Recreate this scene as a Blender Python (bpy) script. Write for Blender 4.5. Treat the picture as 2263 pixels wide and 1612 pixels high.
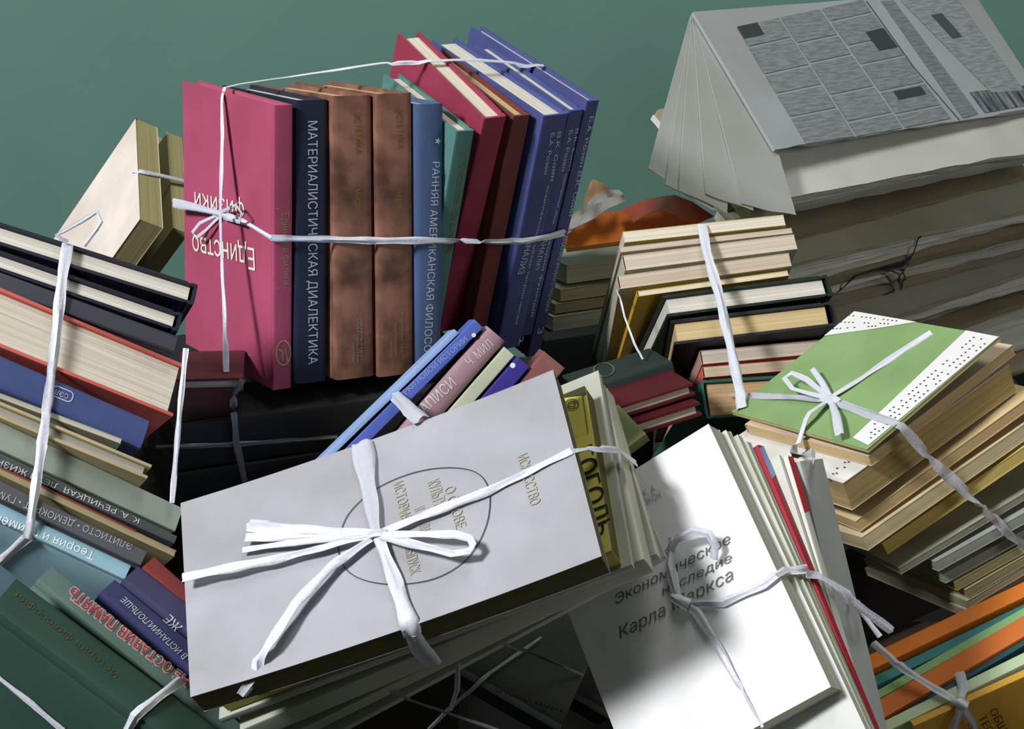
import bpy, bmesh, math, random
from mathutils import Vector, Matrix, Euler, noise

# ------------------------------------------------------------------ camera, world, light
scene = bpy.context.scene
for o in list(bpy.data.objects):
    bpy.data.objects.remove(o)
C = scene.collection
cam_data = bpy.data.cameras.new('camera')
cam_data.sensor_width = 36.0
cam_data.lens = 3800.0 / 2263.0 * 36.0
cam_data.clip_start = 0.05
cam = bpy.data.objects.new('camera', cam_data)
C.objects.link(cam)
cam.location = (0.0, -1.2, 0.76)
cam.rotation_euler = (math.radians(70), 0, 0)
scene.camera = cam
vs = scene.view_settings
vs.view_transform = 'Standard'
vs.look = 'None'
vs.exposure = 0.0
vs.gamma = 1.0
vs.use_curve_mapping = False

world = bpy.data.worlds.new('room_light')
scene.world = world
world.use_nodes = True
wbg = world.node_tree.nodes['Background']
wbg.inputs[0].default_value = (0.80, 0.93, 0.90, 1)
wbg.inputs[1].default_value = 0.075

def area_light(name, direction, dist, sx, sy, energy, color, aim=(0, 0, 0.25)):
    ld = bpy.data.lights.new(name, 'AREA')
    ld.shape = 'RECTANGLE'; ld.size = sx; ld.size_y = sy
    ld.energy = energy; ld.color = color
    ob = bpy.data.objects.new(name, ld)
    C.objects.link(ob)
    v = Vector(direction).normalized()
    ob.location = Vector(aim) + v * dist
    ob.rotation_euler = (-v).to_track_quat('-Z', 'Y').to_euler()

area_light('window_light', (-0.585, -0.525, 0.62), 2.6, 0.4, 0.4, 70, (0.96, 0.97, 1.0))
area_light('overhead_fill', (0.12, -0.02, 1.0), 2.2, 1.2, 0.4, 13, (1.0, 0.99, 0.96))  # unseen fill added overhead to lift the upward-tilted page edges
area_light('right_fill', (0.70, -0.52, 0.48), 1.25, 0.5, 0.5, 3.0, (1.0, 0.98, 0.94), (0.42, 0.16, 0.28))  # added fill, close by on the right, brightens newspapers and right stack

# ------------------------------------------------------------------ materials
def lin(c):
    return tuple(((v / 255 / 12.92) if v / 255 <= 0.04045 else ((v / 255 + 0.055) / 1.055) ** 2.4) for v in c) + (1.0,)

MC = {}
def nodes_of(m):
    m.use_nodes = True
    return m.node_tree.nodes, m.node_tree.links, m.node_tree.nodes['Principled BSDF']

def mat_cover(rgb, gloss=0, mottle=0):
    key = ('c', rgb, gloss, mottle)
    if key in MC: return MC[key]
    m = bpy.data.materials.new('cover')
    n, l, b = nodes_of(m)
    tc = n.new('ShaderNodeTexCoord')
    nz = n.new('ShaderNodeTexNoise'); nz.inputs['Scale'].default_value = 38 if mottle else 16; nz.inputs['Detail'].default_value = 6
    l.new(tc.outputs['Object'], nz.inputs['Vector'])
    rp = n.new('ShaderNodeValToRGB')
    base = lin(rgb)
    lo_, hi_ = (0.36, 1.12) if mottle else (0.86, 1.08)
    rp.color_ramp.elements[0].position = 0.36; rp.color_ramp.elements[1].position = 0.66
    rp.color_ramp.elements[0].color = tuple(min(1, v * lo_ * (1, 1.0, 0.95)[i]) for i, v in enumerate(base[:3])) + (1,)
    rp.color_ramp.elements[1].color = tuple(min(1, v * hi_) for v in base[:3]) + (1,)
    l.new(nz.outputs['Fac'], rp.inputs['Fac']); l.new(rp.outputs['Color'], b.inputs['Base Color'])
    fn = n.new('ShaderNodeTexNoise'); fn.inputs['Scale'].default_value = 900
    l.new(tc.outputs['Object'], fn.inputs['Vector'])
    bp = n.new('ShaderNodeBump'); bp.inputs['Strength'].default_value = 0.12; bp.inputs['Distance'].default_value = 0.0004
    l.new(fn.outputs['Fac'], bp.inputs['Height']); l.new(bp.outputs['Normal'], b.inputs['Normal'])
    b.inputs['Roughness'].default_value = 0.28 if gloss else 0.58
    b.inputs['Specular IOR Level'].default_value = 0.5 if gloss else 0.3
    MC[key] = m
    return m

def mat_pages(rgb, axis='z', fine=1.0):
    key = ('p', rgb, axis, fine)
    if key in MC: return MC[key]
    m = bpy.data.materials.new('page_edges')
    n, l, b = nodes_of(m)
    tc = n.new('ShaderNodeTexCoord'); mp = n.new('ShaderNodeMapping')
    mp.inputs['Scale'].default_value = (6, 6, 1500 * fine)
    l.new(tc.outputs['Object'], mp.inputs['Vector'])
    nz = n.new('ShaderNodeTexNoise'); nz.inputs['Scale'].default_value = 1; nz.inputs['Detail'].default_value = 3
    l.new(mp.outputs['Vector'], nz.inputs['Vector'])
    rp = n.new('ShaderNodeValToRGB'); base = lin(rgb)
    rp.color_ramp.elements[0].position = 0.3; rp.color_ramp.elements[1].position = 0.7
    rp.color_ramp.elements[0].color = tuple(v * k for v, k in zip(base[:3], (0.72, 0.69, 0.62) if fine >= 1 else (0.84, 0.82, 0.77))) + (1,)
    rp.color_ramp.elements[1].color = tuple(min(1, v * 1.06) for v in base[:3]) + (1,)
    l.new(nz.outputs['Fac'], rp.inputs['Fac']); l.new(rp.outputs['Color'], b.inputs['Base Color'])
    bp = n.new('ShaderNodeBump'); bp.inputs['Strength'].default_value = 0.35; bp.inputs['Distance'].default_value = 0.0004
    l.new(nz.outputs['Fac'], bp.inputs['Height']); l.new(bp.outputs['Normal'], b.inputs['Normal'])
    b.inputs['Roughness'].default_value = 0.85; b.inputs['Specular IOR Level'].default_value = 0.15
    MC[key] = m
    return m

def mat_flat(rgb, rough=0.6):
    key = ('f', rgb, rough)
    if key in MC: return MC[key]
    m = bpy.data.materials.new('ink')
    n, l, b = nodes_of(m)
    nz = n.new('ShaderNodeTexNoise'); nz.inputs['Scale'].default_value = 60
    tc = n.new('ShaderNodeTexCoord'); l.new(tc.outputs['Object'], nz.inputs['Vector'])
    mx = n.new('ShaderNodeMix'); mx.data_type = 'RGBA'
    base = lin(rgb)
    mx.inputs[6].default_value = tuple(v * 0.9 for v in base[:3]) + (1,)
    mx.inputs[7].default_value = base
    l.new(nz.outputs['Fac'], mx.inputs[0]); l.new(mx.outputs[2], b.inputs['Base Color'])
    b.inputs['Roughness'].default_value = rough; b.inputs['Specular IOR Level'].default_value = 0.2
    MC[key] = m
    return m

def mat_print(rgb, bars=False):
    key = ('pr', rgb, bars)
    if key in MC: return MC[key]
    m = bpy.data.materials.new('newsprint')
    n, l, b = nodes_of(m)
    tc = n.new('ShaderNodeTexCoord')
    mp = n.new('ShaderNodeMapping'); mp.inputs['Scale'].default_value = (60, 420, 1) if not bars else (170, 20, 1)
    l.new(tc.outputs['Object'], mp.inputs['Vector'])
    nz = n.new('ShaderNodeTexNoise'); nz.inputs['Scale'].default_value = 1; nz.inputs['Detail'].default_value = 2
    l.new(mp.outputs['Vector'], nz.inputs['Vector'])
    rp = n.new('ShaderNodeValToRGB'); base = lin(rgb)
    rp.color_ramp.elements[0].position = 0.38; rp.color_ramp.elements[1].position = 0.62
    rp.color_ramp.elements[0].color = tuple(v * (0.84 if not bars else 0.5) for v in base[:3]) + (1,)
    rp.color_ramp.elements[1].color = tuple(min(1, v * (1.2 if not bars else 3.0)) for v in base[:3]) + (1,)
    l.new(nz.outputs['Fac'], rp.inputs['Fac']); l.new(rp.outputs['Color'], b.inputs['Base Color'])
    b.inputs['Roughness'].default_value = 0.9; b.inputs['Specular IOR Level'].default_value = 0.1
    MC[key] = m
    return m

def mat_tape(film=0, rgb=(226, 228, 238)):
    key = ('t', film, rgb)
    if key in MC: return MC[key]
    m = bpy.data.materials.new('tie_plastic')
    n, l, b = nodes_of(m)
    tc = n.new('ShaderNodeTexCoord')
    nz = n.new('ShaderNodeTexNoise'); nz.inputs['Scale'].default_value = 420; nz.inputs['Detail'].default_value = 4
    l.new(tc.outputs['Object'], nz.inputs['Vector'])
    mx = n.new('ShaderNodeMix'); mx.data_type = 'RGBA'
    base = lin(rgb)
    mx.inputs[6].default_value = tuple(v * 0.8 for v in base[:3]) + (1,); mx.inputs[7].default_value = base
    l.new(nz.outputs['Fac'], mx.inputs[0]); l.new(mx.outputs[2], b.inputs['Base Color'])
    bp = n.new('ShaderNodeBump'); bp.inputs['Strength'].default_value = 0.5; bp.inputs['Distance'].default_value = 0.0005
    l.new(nz.outputs['Fac'], bp.inputs['Height']); l.new(bp.outputs['Normal'], b.inputs['Normal'])
    b.inputs['Roughness'].default_value = 0.35
    if film:
        b.inputs['Alpha'].default_value = 0.62
    MC[key] = m
    return m

def mat_wall():
    m = bpy.data.materials.new('green_wall_paint')
    n, l, b = nodes_of(m)
    tc = n.new('ShaderNodeTexCoord')
    nz = n.new('ShaderNodeTexNoise'); nz.inputs['Scale'].default_value = 5; nz.inputs['Detail'].default_value = 8
    l.new(tc.outputs['Object'], nz.inputs['Vector'])
    rp = n.new('ShaderNodeValToRGB')
    rp.color_ramp.elements[0].position = 0.3; rp.color_ramp.elements[1].position = 0.7
    rp.color_ramp.elements[0].color = lin((94, 132, 120)); rp.color_ramp.elements[1].color = lin((101, 139, 127))
    l.new(nz.outputs['Fac'], rp.inputs['Fac']); l.new(rp.outputs['Color'], b.inputs['Base Color'])
    f = n.new('ShaderNodeTexNoise'); f.inputs['Scale'].default_value = 140; l.new(tc.outputs['Object'], f.inputs['Vector'])
    bp = n.new('ShaderNodeBump'); bp.inputs['Strength'].default_value = 0.075; bp.inputs['Distance'].default_value = 0.001
    l.new(f.outputs['Fac'], bp.inputs['Height']); l.new(bp.outputs['Normal'], b.inputs['Normal'])
    b.inputs['Roughness'].default_value = 0.5
    return m

def mat_floor():
    m = bpy.data.materials.new('dark_floor')
    n, l, b = nodes_of(m)
    tc = n.new('ShaderNodeTexCoord')
    nz = n.new('ShaderNodeTexNoise'); nz.inputs['Scale'].default_value = 9; nz.inputs['Detail'].default_value = 6
    l.new(tc.outputs['Object'], nz.inputs['Vector'])
    rp = n.new('ShaderNodeValToRGB')
    rp.color_ramp.elements[0].color = lin((34, 30, 27)); rp.color_ramp.elements[1].color = lin((48, 43, 38))
    l.new(nz.outputs['Fac'], rp.inputs['Fac']); l.new(rp.outputs['Color'], b.inputs['Base Color'])
    b.inputs['Roughness'].default_value = 0.7
    return m

# ------------------------------------------------------------------ helpers
def link(name, bm, mats, parent=None, smooth=35):
    me = bpy.data.meshes.new(name)
    bmesh.ops.recalc_face_normals(bm, faces=bm.faces)
    bm.to_mesh(me); bm.free()
    for m in (mats if isinstance(mats, (list, tuple)) else [mats]):
        me.materials.append(m)
    if smooth:
        for p in me.polygons: p.use_smooth = True
        me.set_sharp_from_angle(angle=math.radians(smooth))
    o = bpy.data.objects.new(name, me)
    C.objects.link(o)
    if parent: o.parent = parent
    return o

def thing(name, label, cat, loc, rot=(0, 0, 0), group=None):
    o = bpy.data.objects.new(name, None)
    o.empty_display_size = 0.02
    C.objects.link(o)
    o.location = loc
    o.rotation_euler = [math.radians(a) for a in rot]
    o['label'] = label; o['category'] = cat
    if group: o['group'] = group
    return o

def box_bm(x0, x1, y0, y1, z0, z1, nx=1, ny=1, nz=1, f=None):
    bm = bmesh.new(); V = {}
    def v(i, j, k):
        if (i, j, k) not in V:
            p = Vector((x0 + (x1 - x0) * i / nx, y0 + (y1 - y0) * j / ny, z0 + (z1 - z0) * k / nz))
            V[(i, j, k)] = bm.verts.new(f(p) if f else p)
        return V[(i, j, k)]
    for i in range(nx):
        for j in range(ny):
            for k in (0, nz): bm.faces.new((v(i, j, k), v(i + 1, j, k), v(i + 1, j + 1, k), v(i, j + 1, k)))
    for i in range(nx):
        for k in range(nz):
            for j in (0, ny): bm.faces.new((v(i, j, k), v(i + 1, j, k), v(i + 1, j, k + 1), v(i, j, k + 1)))
    for j in range(ny):
        for k in range(nz):
            for i in (0, nx): bm.faces.new((v(i, j, k), v(i, j + 1, k), v(i, j + 1, k + 1), v(i, j, k + 1)))
    return bm

def spine_x(z, W, T, rnd):
    """x of the outer spine surface at height z"""
    n = 7 + (2 - 7) * rnd; rx = 0.0012 + (0.3 * T - 0.0012) * rnd
    s = min(1, abs(z) / (T / 2)) ** (n / 2)
    c = math.sqrt(max(0, 1 - s * s))
    return -W / 2 + rx * (1 - c ** (2 / n) if c > 0 else 1)

def cover_bm(W, H, T, tb, rnd, hard, two, f, ny):
    n = 7 + (2 - 7) * rnd; rx = 0.0012 + (0.3 * T - 0.0012) * rnd
    if not hard: rx = min(rx, 0.0012)
    out = []; tag = []
    nx = 6
    x1 = -W / 2 + rx + (0.006 if hard else 0.001)
    for i in range(nx + 1):
        out.append((W / 2 + (x1 - W / 2) * i / nx, T / 2)); tag.append(0)
    if hard and T > 0.008:
        out += [(-W / 2 + rx + 0.0042, T / 2 - 0.0009), (-W / 2 + rx + 0.002, T / 2)]; tag += [0, 0]
    m = 8
    for i in range(m + 1):
        t = math.pi / 2 - math.pi * i / m
        c, s = abs(math.cos(t)), math.sin(t)
        out.append((-W / 2 + rx * (1 - (c ** (2 / n) if c > 1e-9 else 0)), T / 2 * math.copysign(abs(s) ** (2 / n), s))); tag.append(1)
    if hard and T > 0.008:
        out += [(-W / 2 + rx + 0.002, -T / 2), (-W / 2 + rx + 0.0042, -T / 2 + 0.0009)]; tag += [0, 0]
    for i in range(nx + 1):
        out.append((x1 + (W / 2 - x1) * i / nx, -T / 2)); tag.append(0)
    kz = max(0.05, 1 - 2 * tb / T)
    inn = [(max(x, -W / 2 + 0.0) + (tb * 0.9 * max(0, min(1, (x1 + 0.004 - x) / max(0.004, rx)))), (T / 2 - tb) * (1 if z > 0 else -1) if abs(z) > T / 2 - 0.0011 else z * kz) for x, z in out]
    bm = bmesh.new(); N = len(out)
    rows = []
    for j in range(ny + 1):
        y = -H / 2 + H * j / ny
        rows.append(([bm.verts.new(f(Vector((x, y, z)))) for x, z in out], [bm.verts.new(f(Vector((x, y, z)))) for x, z in inn]))
    def face(vs, mi):
        try:
            fc = bm.faces.new(vs); fc.material_index = mi
        except ValueError: pass
    for j in range(ny):
        (o0, i0), (o1, i1) = rows[j], rows[j + 1]
        for k in range(N - 1):
            mi = 1 if (two and tag[k] and tag[k + 1]) else 0
            face((o0[k], o0[k + 1], o1[k + 1], o1[k]), mi); face((i0[k], i1[k], i1[k + 1], i0[k + 1]), 0)
        face((o0[0], o1[0], i1[0], i0[0]), 0); face((o0[-1], i0[-1], i1[-1], o1[-1]), 0)
    for r in (rows[0], rows[-1]):
        for k in range(N - 1): face((r[0][k], r[0][k + 1], r[1][k + 1], r[1][k]), 1 if (two and tag[k] and tag[k + 1]) else 0)
    return bm

def text_verts(body, offset=0.0, shear=0.0, strips=44):
    """lettering outlines filled strip by strip (winding rule), as points and quads"""
    cu = bpy.data.curves.new('lettering', 'FONT')
    cu.body = body; cu.resolution_u = 4; cu.offset = offset; cu.fill_mode = 'NONE'
    to = bpy.data.objects.new('lettering', cu); C.objects.link(to)
    dg = bpy.context.evaluated_depsgraph_get()
    ev = to.evaluated_get(dg); me = ev.to_mesh()
    co = [(v.co.x, v.co.y) for v in me.vertices]
    adj = {}
    for e in me.edges:
        p, q = e.vertices
        adj.setdefault(p, []).append(q); adj.setdefault(q, []).append(p)
    ev.to_mesh_clear()
    bpy.data.objects.remove(to); bpy.data.curves.remove(cu)
    seen = set(); segs = []
    for st in range(len(co)):
        if st in seen or st not in adj: continue
        loop = [st]; seen.add(st); cur = st
        while True:
            nx = [k for k in adj[cur] if k not in seen]
            if not nx: break
            cur = min(nx) if len(loop) == 1 else nx[0]
            loop.append(cur); seen.add(cur)
        pts = [co[k] for k in loop]
        segs += list(zip(pts, pts[1:] + pts[:1]))
    if not segs: return [], []
    y0 = min(p[1] for p, q in segs); y1 = max(p[1] for p, q in segs)
    vs_ = []; fs = []
    for k in range(strips):
        a = y0 + (y1 - y0) * k / strips; b = y0 + (y1 - y0) * (k + 1) / strips; m = (a + b) / 2
        X = []
        for (px, py), (qx, qy) in segs:
            if (py <= m) != (qy <= m):
                f = lambda y: px + (qx - px) * max(0, min(1, (y - py) / (qy - py)))
                X.append((f(m), 1 if qy > py else -1, f(a), f(b)))
        X.sort(); w = 0
        for c0, c1 in zip(X, X[1:]):
            w += c0[1]
            if w:
                n = len(vs_)
                vs_ += [Vector((c0[2] + shear * a, a, 0)), Vector((c1[2] + shear * a, a, 0)), Vector((c1[3] + shear * b, b, 0)), Vector((c0[3] + shear * b, b, 0))]
                fs.append((n, n + 1, n + 2, n + 3))
    return vs_, fs

AX3 = {'x': Vector((1, 0, 0)), 'y': Vector((0, 1, 0)), 'z': Vector((0, 0, 1))}

def conform(p, fn, W, T, rnd, f, lift):
    n = AX3[fn[0]] * fn[1]
    q = p.copy()
    if fn[0] == 'x' and fn[1] < 0 and rnd > 0: q.x = spine_x(q.z, W, T, rnd)
    return f(q) + n * lift

def add_text(root, spec, W, T, rnd, f):
    body, p0, p1, fn, h, col, shear, outline = spec
    p0, p1 = Vector(p0), Vector(p1)
    n = AX3[fn[0]] * fn[1]
    d = (p1 - p0); L = d.length; d.normalize(); up = n.cross(d)
    layers = [(outline, 0.045, 0.00025, 'title_outline')] if outline else []
    layers.append((col, 0.0 if (outline or shear) else 0.004, 0.0005 if outline else 0.0003, 'title_lettering'))
    ref = None
    for c, off, lift, nm in layers:
        vs_, fs = text_verts(body, off, shear)
        if not vs_: continue
        if off > 0.02:
            k = len(vs_); ring = [(math.cos(a * math.pi / 4) * 0.075, math.sin(a * math.pi / 4) * 0.075) for a in range(8)]
            vs_, fs = [Vector((v.x + dx, v.y + dy, 0)) for dx, dy in ring for v in vs_], [tuple(i + k * r for i in t) for r in range(8) for t in fs]
        if ref is None: ref = (min(v.x for v in vs_), max(v.x for v in vs_))
        x0, x1 = ref
        bm = bmesh.new()
        vv = [bm.verts.new(conform(p0 + d * ((v.x - x0) / (x1 - x0) * L) + up * (v.y * h / 0.7), fn, W, T, rnd, f, lift)) for v in vs_]
        for t in fs:
            try: bm.faces.new([vv[i] for i in t])
            except ValueError: pass
        link(nm, bm, mat_flat(tuple(c), 0.5), root, smooth=0)

def add_mark(root, spec, W, T, rnd, f):
    part, kind, pts, fn, col, lift, w, closed = spec
    P = [Vector(p) for p in pts]
    n = AX3[fn[0]] * fn[1]
    if kind != 'line' and T < 0.006 and W > 0.3: lift += 0.0003
    bm = bmesh.new()
    if kind == 'line':
        if closed: P = P + [P[0]]
        # densify so the line follows the surface
        prev = None
        for i, p in enumerate(P):
            a = P[i - 1] if i else (P[-2] if closed else None)
            b = P[i + 1] if i < len(P) - 1 else (P[1] if closed else None)
            t = ((b or p) - (a or p)).normalized(); s = t.cross(n) * (w / 2000.0)
            q = (bm.verts.new(conform(p - s, fn, W, T, rnd, f, lift + 0.0001)), bm.verts.new(conform(p + s, fn, W, T, rnd, f, lift + 0.0001)))
            if prev: bm.faces.new((prev[0], prev[1], q[1], q[0]))
            prev = q
    elif kind == 'dots':
        e1 = AX3['x'] if fn[0] != 'x' else AX3['y']; e2 = n.cross(e1); s = w / 2000.0
        for p in P:
            bm.faces.new([bm.verts.new(conform(p + e1 * a * s + e2 * b * s * 0.8, fn, W, T, rnd, f, lift)) for a, b in ((-1, -1), (1, -1), (1, 1), (-1, 1))])
    else:
        # keep the panel on its face
        bm.faces.new([bm.verts.new(conform(p, fn, W, T, rnd, f, lift)) for p in P])
    m = mat_print(tuple(col), kind == 'bars') if kind in ('print', 'bars') else mat_flat(tuple(col))
    link(part, bm, m, root, smooth=0)

def make_book(rec, key_texts, key_marks):
    key, kind, name, label, group, loc, rot, dims, cov, pg, o = rec
    W, H, T = dims
    T = max(T * 0.86, T - 0.0009)
    root = thing(name, label, 'newspaper' if kind == 'n' else 'magazine' if name == 'magazine' else 'book', loc, rot, group)
    sd = Vector((hash(key[0]) % 7 * 0 + sum(map(ord, key)) * 0.37, 0, 0))
    bow = o.get('bow', 0)
    if kind == 'n':
        amp = 0.0002 if key == 'I1' else 0.0007 if T > 0.003 else 0.0003
        def f(p):
            q = p.copy()
            q.z += amp * noise.noise(Vector((p.x * 14, p.y * 14, 0)) + sd) * 2
            e = noise.noise(Vector((p.x * 30, 3.1, p.z * 400)) + sd)
            if p.y < -H / 2 + 0.002: q.y += 0.0025 * e
            return q
        nz = 3 if T > 0.003 else 1
        bm = box_bm(-W / 2, W / 2, -H / 2, H / 2, -T / 2, T / 2, 26, 14, nz, f)
        link('folded_pages', bm, [mat_pages(tuple(cov) if cov else tuple(pg), fine=0.3)], root, 50)
        rnd = 0; f2 = lambda p: Vector((p.x, p.y, f(p).z))
    else:
        hard = kind == 'h'
        rnd = o.get('round', 0.12 if hard else 0.0)
        def f(p):
            if not bow: return p
            return Vector((p.x, p.y, p.z + bow * ((2 * p.y / H) ** 2 - 0.33)))
        f2 = f
        tb = min(0.0024, T * 0.2) if hard else min(0.0004, T * 0.08)
        two = 'spinecol' in o
        mats = [mat_cover(tuple(cov), o.get('gloss', 0), o.get('mottle', 0))]
        if two: mats.append(mat_cover(tuple(o['spinecol'])))
        link('cover', cover_bm(W, H, T, tb, rnd, hard, two, f, 8), mats, root, 32)
        ins = 0.0032 if hard else 0.0003
        rx = (0.0012 + (0.3 * T - 0.0012) * rnd) if hard else 0.0012
        bm = box_bm(-W / 2 + tb * 1.2 + rx * 0.9, W / 2 - ins, -H / 2 + ins, H / 2 - ins, -T / 2 + tb * 1.04, T / 2 - tb * 1.04, 4, 8, 1, f)
        link('page_block', bm, [mat_pages(tuple(pg))], root, 30)
    for t in key_texts: add_text(root, t, W, T, rnd, f2)
    for t in key_marks: add_mark(root, t, W, T, rnd, f2)
    return root

def ribbon_bm(pts, w0, w1, seed):
    bm = bmesh.new(); rg = random.Random(seed); N = len(pts); M = 5
    P = [Vector(p[:3]) for p in pts]; Nn = [Vector(p[3:6]).normalized() for p in pts]
    ph = rg.uniform(0, 6)
    rows = []
    for i in range(N):
        t = (P[min(N - 1, i + 1)] - P[max(0, i - 1)])
        if t.length < 1e-7: t = Vector((1, 0, 0))
        t.normalize()
        n = Nn[i] - t * Nn[i].dot(t)
        if n.length < 1e-4: n = t.orthogonal()
        n.normalize(); s = t.cross(n)
        w = (w0 + (w1 - w0) * i / max(1, N - 1)) * (1 + 0.12 * math.sin(i * 0.9 + ph))
        top = []; bot = []
        for k in range(M):
            a = k / (M - 1) - 0.5
            z = w * (0.10 * math.sin(k * 2.1 + ph + 0.25 * i) - 0.16 * abs(a) * 2) + 0.0003
            q = P[i] + s * (a * w) + n * z
            top.append(bm.verts.new(q)); bot.append(bm.verts.new(q - n * 0.00035))
        rows.append((top, bot))
    for i in range(N - 1):
        (t0, b0), (t1, b1) = rows[i], rows[i + 1]
        for k in range(M - 1):
            bm.faces.new((t0[k], t0[k + 1], t1[k + 1], t1[k])); bm.faces.new((b0[k], b1[k], b1[k + 1], b0[k + 1]))
        bm.faces.new((t0[0], t1[0], b1[0], b0[0])); bm.faces.new((t0[-1], b0[-1], b1[-1], t1[-1]))
    for r in (rows[0], rows[-1]):
        for k in range(M - 1): bm.faces.new((r[0][k], r[0][k + 1], r[1][k + 1], r[1][k]))
    return bm

# ------------------------------------------------------------------ the room
bm = box_bm(-3, 3, 1.0, 1.1, -0.03, 2.2)
o = link('wall_back', bm, mat_wall(), smooth=0); o['kind'] = 'structure'
bm = box_bm(-3, 3, -2.5, 1.0, -0.08, -0.03)
o = link('floor', bm, mat_floor(), smooth=0); o['kind'] = 'structure'

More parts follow.
